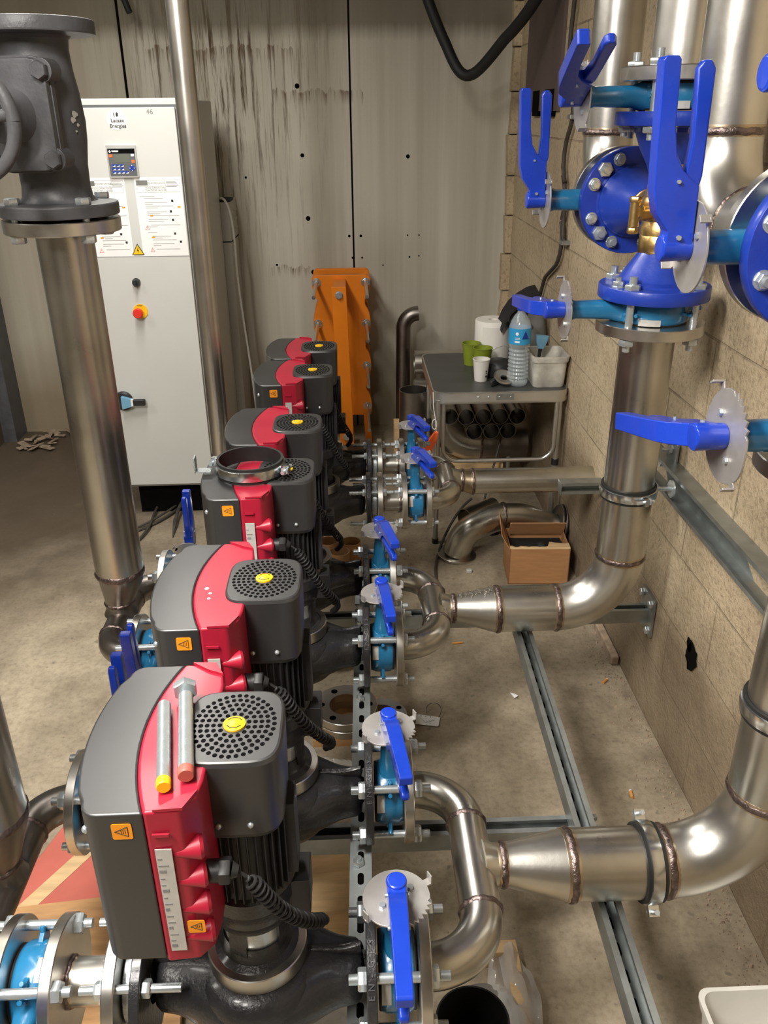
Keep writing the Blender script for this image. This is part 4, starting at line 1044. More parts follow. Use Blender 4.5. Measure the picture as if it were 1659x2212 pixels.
for p, l, r in zip(gc, ('dark cable from under the cabinet bending toward the left riser', 'thick dark cable end drooping to the floor under the cabinet', 'dark cable from under the cabinet looping leftmost on the floor', 'thin dark cable from under the cabinet crossing the others'), (.0055, .008, .006, .005)):
    o = MB(); o.tube(bez(p, 24), [r * (1 if q < 18 or r < .008 else 1.25 - .16 * (q - 18)) for q in range(25)], 8); tag(o.build('floor_cable', 'darkwire'), l, 'cable', 'cables under the cabinet')

# ------------------------------------------------------------------ orange plate heat exchanger
hx = thing('plate_heat_exchanger', 'tall orange plate heat exchanger with long studs standing against the back wall', 'heat exchanger', (-.052, 4.26, 0))
zb = (.86, .655, .435, .215)
def edge(s):
    pts = []; n = 60
    for k in range(n + 1):
        z = .165 + (.895 - .165) * k / n; d = min(abs(z - q) for q in zb); f = max(0, 1 - (d / .085) ** 2) ** .6
        pts.append((s * (.118 + .027 * f), z))
    pts[-1] = (s * .128, .895)
    return pts
po = edge(1) + edge(-1)[::-1]
for y, nm in ((0, 'front_plate'), (.19, 'rear_plate')):
    b = MB(at(0, y, 0) @ FRONT); b.prism([(x, z) for x, z in po], -.028, 0); b.build(nm, 'orange', hx, bevel=.003)
b = MB()
for k in range(16): b.box(-.10, .10, .034 + k * .0095, .039 + k * .0095, .19, .87)
b.build('plate_pack', 'pipe_dull', hx)
b = MB(); b.loft([[(x + sx, y, z) for x, y in ((-.034, -.250), (.036, -.250), (.036, -.241), (-.034, -.241))] for z, sx in ((.092, .010), (.882, -.010))]); b.build('support_column', 'orange', hx, bevel=.002)
b = MB(); b.box(-.034, .024, -.242, -.002, .868, .876); b.build('column_strut', 'orange', hx)
b = MB(); b.box(-.02, .044, -.242, -.001, .094, .102); b.build('column_strut', 'orange', hx)
for s in (-1, 1):
    b = MB(); b.loft([[(s * .10, y, .17), (s * .13, y, .17), (s * .145, y, .0), (s * .11, y, .0)] for y in (-.0, .028)]); b.build('foot', 'orange', hx)
for z, x in ((.845, -.008), (.135, .010)):
    q = MB(); q.lathe([(.019, 0), (.019, .003)], 20, frame((x, -.250, z), (0, -1, 0))); q.hexa((x, -.253, z), (0, -1, 0), .0165, .014); q.build('column_bolt', 'zinc', hx)
for s in (-1, 1):
    for z in zb:
        q = MB(); q.lathe([(.022, 0), (.022, .004)], 20, frame((s * .122, 0, z), (0, -1, 0))); q.hexa((s * .122, -.004, z), (0, -1, 0), .017, .016)
        q.cyl((s * .122, .21, z), (s * .122, -.38, z), .0088, n=12); q.build('tie_stud', 'chrome', hx)

# ------------------------------------------------------------------ loose pipework by the back wall
o = MB(); o.hollow(arc_path([(.262, 4.36, .003), (.268, 4.38, .668), (.345, 4.38, .674)], .075, 12), .038, .003); o2 = o
tag(o.build('bent_pipe', 'pipe_dull'), 'steel pipe with a hooked top leaning by the back wall', 'pipe')
o = MB(); o.hollow([(.272, 3.66, .002), (.272, 3.66, .485)], .068, .004, 36); tag(o.build('steel_tube', 'pipe_dull'), 'wide dark steel tube standing left of the folding table', 'pipe')
for z, x0, y in ((.435, .32, 4.30), (.300, .315, 4.24)):
    o = MB(); o.hollow([(x0, y, z), (x0 + .44, y, z)], .062, .003, 36); tag(o.build('stainless_offcut', 'pipe_bright'), 'upper bright pipe length stacked behind the table' if z > .4 else 'lower bright pipe length stacked behind the table', 'pipe', 'pipe lengths behind the table')
for x in (.36, .68):
    b = MB(); b.box(x - .03, x + .03, 4.16, 4.38, 0, .236); tag(b.build('wood_block', 'wood'), 'wood block under the stacked pipe lengths, ' + ('left one' if x < .5 else 'right one'), 'wood block', 'wood blocks under pipe lengths')
b = MB(); b.box(.185, .235, 3.70, 3.80, 0, .30); tag(b.build('wood_post', 'wood'), 'pale wood post behind the wide dark tube', 'wood post')
# ------------------------------------------------------------------ folding table and what is on and under it
TZ = .65
tb = thing('folding_table', 'folding table with a dark top, ribbed aluminium edge and tube legs by the wall', 'table', (0, 0, 0))
m = lambda r0: rrect(.302 + r0, .828 - r0, 3.07 + r0, 3.66 - r0, .05 - r0, 7)
b = MB(); b.prism(m(.004), TZ - .02, TZ); b.build('table_top', 'tabletop', tb, bevel=.001)
b = MB(); b.loft([[(x, y, z) for x, y in m(r)] for z, r in ((TZ - .044, .004), (TZ - .044, 0), (TZ - .034, -.0015), (TZ - .028, .001), (TZ - .012, -.001), (TZ - .008, .0005), (TZ + .0015, 0), (TZ + .0015, .005), (TZ - .02, .006))], False); b.build('aluminium_edge', 'alu', tb)
b = MB()
for x in (.475, .515, .556, .600): b.sphere((x, 3.069, TZ - .017), .0042, 10)
b.build('rivets', 'zinc', tb)
b = MB(); b.box(.545, .612, 3.0665, 3.0695, TZ - .029, TZ - .005); b.build('latch_plate', 'galv', tb)
for x, y in ((.322, 3.085), (.800, 3.10), (.335, 3.63), (.715, 3.63)):
    b = MB(); b.cyl((x, y, .012), (x, y, TZ - .03), .011, n=14); l = b.build('leg', 'alu', tb)
    b = MB(); b.cyl((x, y, 0), (x, y, .022), .013, n=14); b.build('rubber_foot', 'rubber', l)
    b = MB(); b.cyl((x, y, .335), (x, y, .36), .0145, n=14); b.build('leg_collar', 'rubber', l)
for y, z, t, x1 in ((3.085, .365, TZ - .04, .785), (3.62, .365, TZ - .04, .70)):
    b = MB(); b.tube(arc_path([(.345, y, t), (.345, y, z), (x1, y, z), (x1, y, t)], .06, 10), .0085, 12); b.build('leg_brace', 'alu', tb)
def cup(name, mat, p, r0, r1, h, label, cat, group=None):
    o = MB(at(*p)); o.lathe([(r0, 0), (r1, h - .004), (r1 + .002, h - .003), (r1 + .002, h), (r1 - .0015, h), (r0 - .002, .003), (1e-7, .003)], 32)
    return tag(o.build(name, mat), label, cat, group)
cup('plastic_cup', 'green', (.500, 3.475, TZ), .029, .039, .092, 'taller looking green cup, farther one, beside the paper roll', 'cup', 'green cups')
cup('plastic_cup', 'green', (.536, 3.395, TZ), .029, .039, .092, 'green cup right behind the white paper cup', 'cup', 'green cups')
pc_ = cup('paper_cup', 'white', (.507, 3.235, TZ), .025, .033, .088, 'white paper cup with a small dark print on the table', 'cup')
b = MB(); a = -.9
for z, s in ((.022, .0045), (.034, .003), (.042, .004)):
    b.prism([(s * cos(t), s * sin(t)) for t in [2 * PI * k / 10 for k in range(10)]], 0, .0005, frame((.0285 * cos(a), .0285 * sin(a), z), (cos(a), sin(a), -.1)))
b.build('cup_print', 'ink', pc_); pc_.children[0].location = (.507, 3.235, TZ); pc_.children[0].location = (0, 0, 0)
for v_ in pc_.children[0].data.vertices: v_.co += Vector((.507, 3.235, TZ))
o = MB(at(.602, 3.565, TZ)); o.lathe([(.020, 0), (.075, 0), (.0765, .003), (.0765, .165), (.074, .169), (.020, .169), (.020, .0)], 48); ro = o.build('paper_roll', 'tissue'); tag(ro, 'large white paper wiping roll standing on the table', 'paper roll')
o = MB(at(.602, 3.565, TZ)); o.loft([[(.0775 * cos(a), .0775 * sin(a), .02 + .05 * max(0, sin((a + 2.2) * 1.5))), (.0785 * cos(a), .0785 * sin(a), .021 + .05 * max(0, sin((a + 2.2) * 1.5))), (.0785 * cos(a), .0785 * sin(a), .15), (.0775 * cos(a), .0775 * sin(a), .15)] for a in [-2.3 + 1.8 * k / 20 for k in range(21)]]); o.build('loose_sheet', 'tissue', ro)
# bottle
bt = thing('water_bottle', 'clear plastic water bottle with a blue label on the table', 'bottle', (.640, 3.165, TZ))
pr = [(1e-7, .003), (.028, 0), (.036, .004), (.040, .012)]
for k in range(9): z = .02 + k * .015; pr += [(.0405, z), (.037, z + .0075)]
pr += [(.0405, .158), (.0415, .165), (.0415, .222), (.041, .232), (.037, .248), (.024, .272), (.0145, .283), (.0135, .288), (.0135, .30)]
o = MB(); o.lathe(pr, 36); o.build('bottle_body', 'pet', bt)
o = MB(); o.lathe([(.0422, .168), (.0428, .168), (.0428, .228), (.0422, .228)], 36, closed=True); lb = o.build('label', 'cat', bt)
o = MB(); f = lambda a, z, r=.0431: (r * cos(a), r * sin(a), z)
for a0, a1, z0, z1 in ((-2.2, -1.75, .176, .183), (-2.15, -1.7, .188, .190), (-2.15, -1.75, .193, .195)):
    o.loft([[f(a, z0), f(a, z1), f(a, z1, .0434), f(a, z0, .0434)] for a in [a0 + (a1 - a0) * k / 6 for k in range(7)]])
o.prism([(.006 * cos(t), .006 * sin(t)) for t in [2 * PI * k / 16 for k in range(16)]], 0, .0006, frame(f(-2.0, .210), (cos(-2.0), sin(-2.0), 0)))
o.build('label_print', 'paper', lb)
o = MB(); o.prism([(-.014, -.013), (.014, -.013), (0, .018)], 0, .0006, frame(f(-1.25, .203), (cos(-1.25), sin(-1.25), 0), (0, 0, 1)) @ Matrix.Rotation(-PI / 2, 4, 'Z')); o.build('label_peak', 'keyblue', lb)
o = MB(); o.lathe([(.0155, .292), (.0155, .308), (.0145, .310), (1e-7, .310)], 24); o.build('cap', 'dblue', bt)
# black bits
o = MB(at(.590, 3.300, TZ)); o.lathe([(.048, 0), (.056, .006), (.058, .03), (.054, .05), (.040, .064), (.022, .068), (1e-7, .068)], 32); tag(o.build('dome_cover', 'blackplastic'), 'glossy black dome shaped object behind the metal ring', 'black cover')
o = MB(frame((.585, 3.165, TZ + .022), (.12, -.42, .8))); o.lathe([(.014, .002), (.022, 0), (.024, .006), (.037, .010), (.041, .012), (.041, .016), (.036, .018), (.021, .012), (.014, .010)], 36, closed=True); tag(o.build('metal_ring', 'pipe_bright'), 'dished metal ring lying tilted at the table edge', 'metal ring')
o = MB(); o.loft([[(x, y + dy, z) for dy, z in ((-.014, TZ + .001), (.014, TZ + .001), (.014, TZ + h), (-.014, TZ + h))] for x, y, h in ((.532, 3.150, .022), (.545, 3.155, .030), (.568, 3.18, .030), (.58, 3.205, .022))]); tag(o.build('black_grip', 'blackplastic', bevel=.006), 'small black grip left of the metal ring', 'grip')
# helmet-like gear
hg = thing('work_gear', 'black and grey work gear with a raised dark flap, behind the bottle', 'work gear', (.735, 3.53, TZ))
o = MB(); o.loft([[(x * s + dx, y * s, z) for x, y in rrect(-.072, .078, -.05, .055, .03, 4)] for z, s, dx in ((0, 1.05, .012), (.06, 1.05, .010), (.14, .92, .012), (.20, .72, .015), (.235, .4, .01))]); o.build('grey_shell', 'greycloth', hg)
o = MB(); o.loft([[(x, y, z), (x, y + .12, z + .02), (x + .004, y + .12, z + .034), (x + .002, y, z + .016)] for x, y, z in ((-.115, -.075, .135), (-.10, -.078, .175), (-.075, -.08, .215), (-.04, -.08, .245), (.0, -.078, .268), (.035, -.07, .275), (.062, -.06, .235))]); o.build('dark_flap', 'darkcloth', hg, bevel=.004)
o = MB(); o.loft([[(x, y, z) for x, y in ((-.085 + q, -.06), (-.02 + q, -.068), (-.005 + q, -.03), (-.07 + q, -.02))] for z, q in ((.0, .04), (.09, .015), (.17, .0), (.24, .01))]); o.build('dark_front', 'darkcloth', hg, bevel=.006)
o = MB(); o.lathe([(.012, 0), (.012, .008), (.007, .010), (1e-7, .010)], 20, frame((.0, -.066, .165), (.1, -1, 0))); o.build('round_knob', 'greyiron', hg)
# white tub with a brush
tu = thing('plastic_tub', 'grubby white plastic tub on the right corner of the table', 'tub', (.757, 3.195, TZ))
def tubmesh(mb, hx_, hy, h, tp, w=.003, rim=.005):
    S = lambda z, s, o: [(x, y, z) for x, y in rrect(-hx_ * s - o, hx_ * s + o, -hy * s - o, hy * s + o, .022, 5)]
    mb.loft([S(.0, tp * .97, 0), S(.004, tp, 0), S(h - .022, .98, 0), S(h - .022, .98, rim * .7), S(h - .004, 1, rim), S(h, 1, rim), S(h, 1, -w), S(h - .02, .98, -w), S(.006, tp, -w)]); return mb
tubmesh(MB(), .068, .085, .122, .90).build('tub_body', 'dirtywhite', tu, angle=50)
br = thing('paint_brush', 'brush with a blue ferrule sticking out of the white tub', 'brush', (.722, 3.215, TZ + .01))
o = MB(); o.loft([[(x * w, y * d, z) for x, y in rrect(-1, 1, -1, 1, .4, 3)] for z, w, d in ((0, .004, .004), (.09, .006, .005), (.125, .008, .006))], True, Matrix.Rotation(.10, 4, 'Y')); o.build('handle', 'blackplastic', br)
o = MB(); o.loft([[(x * w, y * .010, z) for x, y in rrect(-1, 1, -1, 1, .3, 3)] for z, w in ((.122, .012), (.15, .022), (.172, .025))], True, Matrix.Rotation(.10, 4, 'Y')); o.build('ferrule', 'skyblue', br)
# short pipe lengths stacked under the table, big bend below them
be = thing('stainless_bend', 'large dull pipe bend with a straight end lying under the table', 'pipe bend', (0, 0, 0))
stream(be, 'elbow', arc_path([(.402, 3.69, .395), (.402, 3.69, .218), (.585, 3.69, .218)], .165, 14), .088, 'pipe', 40)
p = stream(be, 'straight_end', [(.585, 3.69, .218), (.80, 3.69, .218)], .088, 'pipe_dull', 40); weld(p, (.585, 3.69, .218), (1, 0, 0), .088, .006, False)
b = MB(); b.box(.44, .69, 3.62, 3.76, 0, .128); wb = b.build('wood_block', 'wood'); tag(wb, 'pale wood block under the large pipe bend beneath the table', 'wood block')
GT = 'short pipe lengths stacked under the table'
k = 0
for x, z in ((.524, .350), (.599, .350), (.673, .350), (.415, .421), (.4865, .417), (.5615, .417), (.636, .417), (.711, .417)):
    o = MB(); o.hollow([(x, 3.46, z), (x, 3.84, z)], .0365, .0025, 30)
    row = 'bottom' if z < .4 else 'top'; n_ = ('left', 'middle', 'right')[k] if k < 3 else ('leftmost', 'second', 'middle', 'fourth', 'rightmost')[k - 3]
    tag(o.build('pipe_length', 'pipe_dull'), f'{n_} dark open pipe end in the {row} row under the table', 'pipe', GT); k += 1
# orange level hanging on string
lvl = thing('hanging_tool', 'red orange tool hanging on a white string from the table edge', 'tool', (0, 0, 0))
o = MB(); d0, d1 = Vector((.315, 3.045, .505)), Vector((.250, 3.035, .375)); o.loft([[p_ + Vector((a, b_, 0)) for a, b_ in ((-w, -.010), (w, -.010), (w, .010), (-w, .010))] for p_, w in ((d0, .007), (d0 * .7 + d1 * .3, .017), (d1, .020))]); o.build('blade', 'levelred', lvl, bevel=.002)
o = MB(); o.tube([(.3005, 3.062, .66), (.302, 3.055, .60), (.309, 3.048, .56), (.314, 3.045, .50)], .0016, 6); o.tube([(.306 + .009 * cos(t), 3.046, .535 + .02 * sin(t)) for t in [2 * PI * k / 20 for k in range(21)]], .0014, 6); o.build('string', 'paper', lvl)
o = MB(); o.tube(bez([(.74, 3.68, .62), (.70, 3.70, .50), (.70, 3.55, .30), (.60, 3.50, .12), (.58, 3.45, .006)], 20), .005, 8); tag(o.build('table_cable', 'darkwire'), 'dark cable hanging down behind the table legs', 'cable')
o = MB(); o.tube(bez([(.50, 3.30, .10), (.40, 3.25, .05), (.335, 3.02, .003), (.30, 2.95, .006), (.285, 2.78, .006), (.305, 2.70, .006)], 24), .0055, 8); tag(o.build('floor_cable', 'darkwire'), 'dark cable curling on the floor round the front table leg', 'cable')

# flanged bend in front of the table
fb = thing('flanged_bend', 'flanged double pipe bend lying on the floor in front of the table', 'pipe bend', (0, 0, 0))
o = MB(); P = arc_path([(.397, 2.97, .010), (.425, 2.975, .105), (.56, 3.00, .155), (.66, 3.01, .150), (.80, 3.01, .092)], [.1, .16, .25], 10); o.tube(P, .055, 32, True); pb = o.build('bent_pipe', 'pipe', fb)
weld(pb, (.585, 3.005, .1545), (1, .05, -.02), .055, .007, False)
o = MB(); o.ring((.397, 2.97, .0), (.398, 2.97, .011), .080, .05); o.build('loose_collar', 'pipe', fb)
o = MB(); o.ring((.800, 3.01, .100), (.808, 3.01, .098), .092, .05); o.ring((.812, 3.01, .098), (.820, 3.01, .096), .095, .05); o.build('end_flange', 'pipe_dull', fb)
o = MB(); o.hollow([(.46, 3.21, .047), (.60, 3.32, .047)], .045, .003, 30); tag(o.build('pipe_length', 'pipe'), 'short pipe lying behind the flanged bend on the floor', 'pipe')
o = MB(); o.lathe([(.035, 0), (.035, .07), (.028, .075), (.028, .03), (1e-7, .03)], 24, at(.57, 3.17, .0)); tag(o.build('black_cup', 'blackplastic'), 'black round object behind the flanged bend', 'black object')
# cardboard box
bx = thing('cardboard_box', 'open torn cardboard box on the floor beside the wall', 'box', (.683, 2.815, 0), rot=(0, 0, rad(-3)))
o = MB(); w, d, h, t = .112, .088, .148, .003
for x0, x1, y0, y1, hh in ((-w, w, -d, -d + t, h), (-w, w, d - t, d, h), (-w, -w + t, -d, d, h), (w - t, w, -d, d, h)): o.box(x0, x1, y0, y1, 0, hh)
o.box(-w, w, -d, d, 0, .003); o.build('box_body', 'cardboard', bx)
o = MB(); o.loft([[(-w, -d, h), (-w - .003, -d, h), (-w - .003, d, h), (-w, d, h)], [(-w - .030, -d * .85, h + .05), (-w - .033, -d * .85, h + .05), (-w - .030, d * .7, h + .085), (-w - .027, d * .7, h + .085)]]); o.build('side_flap', 'cardboard', bx)
o = MB(); o.box(-w + .012, w, -d * .2, -d * .2 + .003, 0, .07, at(0, d - .01, h - .002) @ Matrix.Rotation(.5, 4, 'X')); o.build('rear_flap', 'cardboard', bx)
o = MB(); rn = random.Random(2); n_ = 22
o.loft([[(-w + 2 * w * k / n_, -d + .001, h - .002), (-w + 2 * w * k / n_, -d + .004, h - .002), (-w + 2 * w * k / n_, -d + .012 + rn.uniform(0, .012) + (.03 if k > 14 else 0), h + .004), (-w + 2 * w * k / n_, -d + .010, h + .006)] for k in range(n_ + 1)]); o.build('torn_edge', 'wood', bx)
o = MB(); o.box(-w + .01, w - .01, -d + .01, d - .01, .1, .112); o.sphere((.02, -.01, .11), .03, 12); o.build('dark_contents', 'rubber', bx)

# ------------------------------------------------------------------ things lying on the floor
G = 'loose machined flanges on the floor'
def loose_flange(p, r, ri, t, label, d=(0, 0, 1), holes=4):
    root = thing('loose_flange', label, 'flange', p, G); m = frame((0, 0, 0), d); b = MB(m); b.ring((0, 0, 0), (0, 0, t), r, ri, 56); b.build('flange_ring', 'pipe_bright', root)
    b = MB(m)
    for k in range(holes):
        a = 2 * PI * k / holes + .5; b.prism([((r + ri) / 2 * cos(a) + r * .105 * cos(q), (r + ri) / 2 * sin(a) + r * .105 * sin(q)) for q in [2 * PI * z / 14 for z in range(14)]], t, t + .0005)
    b.build('bolt_holes', 'black', root); return root
b = MB(); b.box(-.14, .05, 1.86, 2.05, 0, .022); tag(b.build('wood_block', 'woodbrown'), 'brown board under the stacked flanges between the pumps', 'board')
loose_flange((-.047, 1.955, .022), .094, .047, .024, 'lower of the two stacked loose flanges under the slotted channel')
loose_flange((-.047, 1.955, .047), .092, .047, .026, 'upper of the two stacked loose flanges under the slotted channel', holes=6)
loose_flange((.055, 1.93, .002), .075, .045, .05, 'loose flange right of the stacked pair, partly under the channel')
loose_flange((-.075, 2.30, .055), .085, .05, .02, 'tilted loose flange leaning between the second and third pumps', (.3, -.25, .9))
loose_flange((.225, 1.03, .026), .070, .040, .020, 'bright loose flange wrapped in film at the bottom, beside the dark tube')
loose_flange((-.215, .965, .04), .075, .045, .03, 'loose flange under the nearest pump at the bottom edge')
for x, y, l in ((-.072, 2.875, 'nearest of the three short tubes standing behind the third pump'), (-.028, 2.955, 'right one of the three short tubes standing behind the third pump'), (-.118, 2.965, 'left one of the three short tubes standing behind the third pump')):
    o = MB(); o.hollow([(x, y, .001), (x, y, .085)], .040, .003, 30); tag(o.build('tube_offcut', 'woodbrown'), l, 'tube', 'short brown tubes standing on the floor')
o = MB(); o.hollow([(.166, .86, .001), (.166, .86, .298)], .060, .003, 48); tag(o.build('steel_tube', 'rubber'), 'black open tube standing at the bottom edge under the nearest bend', 'pipe')
def sheet(c, pts, amp, seed):
    o = MB(); n = 14; vs = []; R = random.Random(seed)
    for i in range(n + 1):
        for j in range(n + 1):
            u, v = i / n * 2 - 1, j / n * 2 - 1; k = 1 / max(1e-6, max(abs(u), abs(v))) * math.hypot(u, v) if (u or v) else 1
            x, y = u / max(.75, k), v / max(.75, k)
            vs.append((c[0] + x * pts[0], c[1] + y * pts[1], c[2] + amp * mnoise.noise(Vector((x * 2.2 + seed, y * 2.2, seed))) + pts[2] * x))
    o.add(vs, [(i * (n + 1) + j, (i + 1) * (n + 1) + j, (i + 1) * (n + 1) + j + 1, i * (n + 1) + j + 1) for i in range(n) for j in range(n)]); return o
for c, s, a, l, sd in (((-.082, 1.70, .03), (.075, .085, -.01), .03, 'crumpled clear film on the floor between the nearest pumps', 1), ((-.083, 1.10, .02), (.075, .075, -.005), .03, 'crumpled clear film under the nearest slotted channel', 4), ((.285, 1.06, .05), (.05, .12, 0), .035, 'crumpled clear film over the wooden frame at the bottom right', 7), ((-.235, .985, .09), (.06, .07, 0), .04, 'crumpled clear film below the nearest pump', 9)):
    o = sheet(c, s, a, sd).build('plastic_film', 'film'); tag(o, l, 'plastic film', 'pieces of clear film')
b = MB(); b.box(-.145, -.03, 1.235, 1.34, .0, .10); b.loft([[(-.15, 1.33, .1), (-.03, 1.34, .1), (-.03, 1.345, .1), (-.15, 1.335, .1)], [(-.14, 1.37, .13), (-.04, 1.37, .13), (-.04, 1.375, .13), (-.14, 1.375, .13)]]); tag(b.build('small_carton', 'wood'), 'pale carton under the nearest cross channel', 'carton')
wf = thing('wooden_frame', 'pale wooden frame on the floor at the bottom right, under the nearest bend', 'wooden frame', (0, 0, 0))
for x0, x1, y0, y1 in ((.00, .312, 1.165, 1.195), (.282, .312, .62, 1.165), (.0, .28, .62, .65)):
    b = MB(); b.box(x0, x1, y0, y1, 0, .045); b.build('frame_board', 'wood', wf, bevel=.002)
pl = thing('red_board', 'faded red board with brown tape on the floor, lower left', 'board', (0, 0, 0))
b = MB(); b.prism([(-.90, 1.10), (-.80, 1.40), (-.74, 1.60), (-.70, 1.645), (-.64, 1.655), (-.45, 1.60), (-.42, 1.10)], .004, .03); b.build('board', 'redwood', pl, bevel=.004)
b = MB(); b.loft([[p, (p[0] + .035, p[1] - .012, p[2]), (p[0] + .035, p[1] - .012, p[2] + .001), (p[0], p[1], p[2] + .001)] for p in ((-.635, 1.57, .0302), (-.80, 1.30, .0302))]); b.build('brown_tape', 'wood', pl)
b = MB(); b.box(-.86, -.36, .70, 1.335, .031, .05, at(-.6, 1.0, 0) @ Matrix.Rotation(.10, 4, 'Z') @ at(.6, -1.0, 0)); tag(b.build('brown_board', 'woodbrown'), 'brown wooden board lying across the red board, lower left', 'board')
bk = thing('plastic_bucket', 'white rectangular bucket cut by the bottom right corner', 'bucket', (.712, .835, 0))
tubmesh(MB(), .105, .155, .155, .88).build('bucket_body', 'white', bk, angle=50)
G = 'cigarette butts on the floor'
for x, y, a, l in ((.699, 1.635, 1.45, 'cigarette butt nearest the camera, right of the floor channel'), (.765, 2.116, .8, 'cigarette butt by the foot of the block wall')):
    r = thing('cigarette_butt', l, 'cigarette butt', (x, y, .0045), G, (0, 0, a)); b = MB(); b.cyl((-.013, 0, 0), (.009, 0, 0), .0042, n=12); b.build('filter', 'butt', r); b = MB(); b.cyl((.009, 0, 0), (.013, 0, 0), .004, n=12); b.build('ash_end', 'paper', r)
b = MB(); b.box(-.018, .018, -.004, .004, 0, .004, at(.328, 2.35, 0) @ Matrix.Rotation(.1, 4, 'Z')); tag(b.build('wood_chip', 'butt'), 'small orange wood chip on the floor near the middle bend', 'wood chip')
b = MB(); b.loft([[(.458, 2.075, .001), (.470, 2.070, .001), (.470, 2.071, .002), (.458, 2.076, .002)], [(.466, 2.045, .004), (.476, 2.046, .012), (.476, 2.047, .013), (.466, 2.046, .005)]]); tag(b.build('paper_scrap', 'paper'), 'tiny white scrap on the open floor', 'scrap')
tg = thing('paper_tag', 'small white paper tag with a string loop on the floor', 'tag', (.193, 1.955, .004), None, (0, 0, -.22))
b = MB(); b.prism([(-.034, -.022), (.030, -.022), (.034, -.018), (.034, .020), (-.034, .022)], 0, .0008); b.build('card', 'paper', tg)
b = MB()
for p, q in (((-.028, .012), (-.005, -.012)), ((-.005, -.012), (.02, .004)), ((-.004, -.004), (.012, -.014)), ((.0, .002), (.01, -.006))): b.tube([(*p, .0012), (*q, .0012)], .0005, 4)
for x in (-.024, -.010, .004): b.box(x, x + .003, .014, .018, .0008, .0012)
b.build('tag_print', 'greyink', tg)
b = MB(); b.tube(bez([(.030, .018, .001), (.05, .06, .02), (.005, .085, .02), (-.02, .06, .01), (-.008, .03, .002)], 20), .0009, 6); b.build('string', 'ink', tg)
# loose stones and dust along the wall foot, flakes at the far left
def pebbles(n, fx, r, seed):
    o = MB(); R = random.Random(seed)
    for k in range(n):
        x, y = fx(R); q = r * R.uniform(.3, 1.4) * (1.9 if R.random() < .06 else 1)
        vs = [Vector((R.uniform(-1, 1), R.uniform(-1, 1), 0)).normalized() * q * R.uniform(.6, 1) for _ in range(3)]
        c = Vector((x, y, .0003)); a = R.uniform(0, 6)
        b = [c + Vector((q * cos(a + t) * R.uniform(.7, 1.1), q * sin(a + t) * R.uniform(.7, 1.1), 0)) for t in (0, 1.6, 3.1, 4.7)]
        o.loft([b, [c + (p - c) * .55 + Vector((0, 0, q * .8)) for p in b]])
    return o
o = pebbles(800, lambda R: (WX - .008 - abs(R.gauss(0, .042)), R.uniform(1.1, 2.5)), .0028, 11).build('rubble', 'debris', smooth=False); o['kind'] = 'stuff'; tag(o, 'grey crumbs of mortar along the foot of the block wall', 'rubble')
o = pebbles(420, lambda R: (R.uniform(-.9, .8), R.uniform(.9, 3.8)), .0022, 12).build('floor_grit', 'debris', smooth=False); o['kind'] = 'stuff'; tag(o, 'scattered grit on the concrete floor', 'grit')
o = MB(); R = random.Random(4)
for k in range(26):
    x, y = R.uniform(-1.80, -1.50), R.uniform(4.25, 4.52); s = R.uniform(.015, .05); a = R.uniform(0, 3); tl = R.uniform(-.5, .5)
    o.box(-s, s, -s * .35, s * .35, 0, .004, at(x, y, .012 + abs(tl) * .02) @ Matrix.Rotation(a, 4, 'Z') @ Matrix.Rotation(tl, 4, 'X'))
o = o.build('plaster_debris', 'debris', smooth=False); o['kind'] = 'stuff'; tag(o, 'heap of broken plaster flakes by the dark post, far left', 'debris')
b = MB(); b.loft([[(x, y, z) for x, y in rrect(-.011, .011, -.009, .009, .004, 3)] for z in (0, .008, .014)], True, at(.43, 2.83, 0)); tag(b.build('stone', 'label', bevel=.003), 'single pale stone in front of the flanged bend', 'stone')
b = MB(); b.box(WX - .030, WX - .004, 2.20, 2.42, 0, .035, Matrix.Identity(4)); tag(b.build('mortar_ledge', 'debris', smooth=False, bevel=.006), 'broken mortar ledge at the wall foot by the cross channel plate', 'ledge')
# ------------------------------------------------------------------ hose and wall cable
o = MB(); o.tube(bez([(.30, 4.18, 2.20), (.37, 4.14, 2.0), (.437, 4.12, 1.876)], 8)[:-1] + bez([(.437, 4.12, 1.876), (.49, 4.10, 1.76), (.525, 4.08, 1.705), (.58, 4.03, 1.79), (.65, 3.9, 1.886)], 16)[:-1] + bez([(.65, 3.9, 1.886), (.72, 3.74, 1.96), (.76, 3.60, 2.06), (.80, 3.5, 2.2)], 8), .023, 18)
tag(o.build('black_hose', 'rubber'), 'thick black hose drooping in a V at the top of the back wall', 'hose')
o = MB(); o.tube(bez([(-1.03, 4.42, 2.25), (-1.0, 4.42, 2.12), (-.965, 4.40, 2.035)], 8), .014, 10); tag(o.build('hanging_cable', 'rubber'), 'short dark cable end hanging at the top above the cabinet', 'cable')
wp = [(3.44, 2.2), (3.446, 1.976), (3.462, 1.891), (3.467, 1.788), (3.334, 1.634), (3.337, 1.586), (3.44, 1.491), (3.412, 1.396), (3.317, 1.337), (3.384, 1.231), (3.31, 1.154), (3.42, 1.063), (3.60, .985), (3.70, .86), (3.72, .70)]
o = MB(); o.tube(arc_path([(WX - .018, y, z) for y, z in wp], .12, 5), .008, 10); wcb = o.build('wall_cable', 'darkwire'); tag(wcb, 'dark cable running down the block wall on clips', 'cable')
for y, z in ((3.337, 1.600), (3.312, 1.165)):
    b = MB(); b.box(WX - .034, WX + .002, y - .026, y + .020, z - .008, z + .008); b.build('cable_clip', 'galv', wcb, bevel=.003)

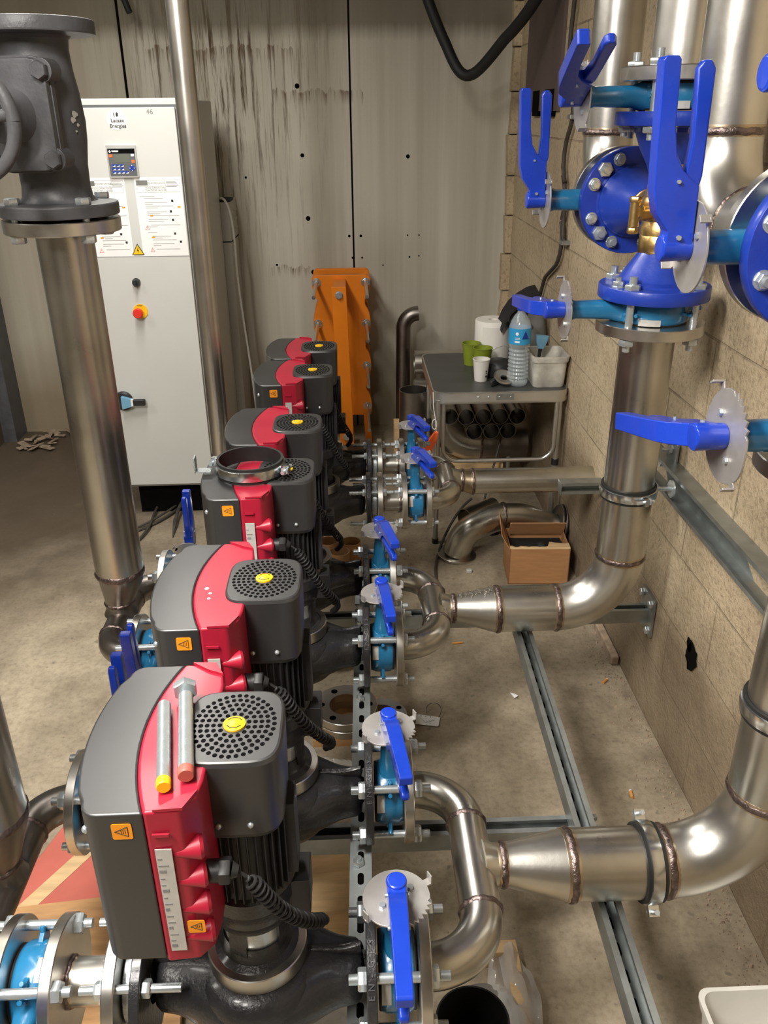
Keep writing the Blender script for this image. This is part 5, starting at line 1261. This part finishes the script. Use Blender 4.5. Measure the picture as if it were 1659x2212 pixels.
# ------------------------------------------------------------------ light, world, camera
def area(name, loc, size, sy, power, col, target):
    l = bpy.data.lights.new(name, 'AREA'); l.shape = 'RECTANGLE'; l.size = size; l.size_y = sy; l.energy = power; l.color = col
    o = bpy.data.objects.new(name, l); C.objects.link(o); o.location = loc
    d = Vector(target) - Vector(loc); o.rotation_euler = d.to_track_quat('-Z', 'Y').to_euler(); return o
area('tube_lamp', (-.71, 2.48, 2.27), .16, 1.2, 28, (1, .955, .885), (-.71, 2.48, 0))
area('tube_lamp_near', (-.74, .45, 2.30), .16, 1.2, 70, (1, .955, .885), (-.70, .50, 0))
area('fill_rear', (-1.1, -.8, 3.5), .3, 1.4, 78, (1, .955, .89), (-.6, 1.6, 0))  # unseen fill light added behind the camera
area('fill_side', (-3.0, 1.2, 3.5), .3, 1.2, 35, (1, .955, .89), (-2.2, 1.6, 0))  # unseen fill light added on the left side
w = bpy.data.worlds.new('World'); bpy.context.scene.world = w; w.use_nodes = True
w.node_tree.nodes['Background'].inputs[0].default_value = (.5, .5, .5, 1); w.node_tree.nodes['Background'].inputs[1].default_value = .05
cam = bpy.data.cameras.new('Camera'); co = bpy.data.objects.new('Camera', cam); C.objects.link(co)
fx = 1809.2126
cam.sensor_fit = 'VERTICAL'; cam.sensor_height = 36; cam.lens = fx / 2212 * 36; cam.clip_start = .02
def vp(x, y): return Vector((x - 829.5, y - 1106., fx)).normalized()
Yc = vp(750, 244); Zc = -vp(865, 4900); Xc = Yc.cross(Zc).normalized(); Zc = Xc.cross(Yc)
Rm = Matrix((Xc, Yc, Zc))                       # world <- camera (x right, y down, z forward)
Bm = Rm @ Matrix(((1, 0, 0), (0, -1, 0), (0, 0, -1)))
co.matrix_world = Matrix.Translation((0, 0, 1.62)) @ Bm.to_4x4()
sc = bpy.context.scene; sc.camera = co
sc.view_settings.view_transform = 'Standard'; sc.view_settings.look = 'None'; sc.view_settings.gamma = 1; sc.view_settings.exposure = 0.1; sc.view_settings.use_curve_mapping = False
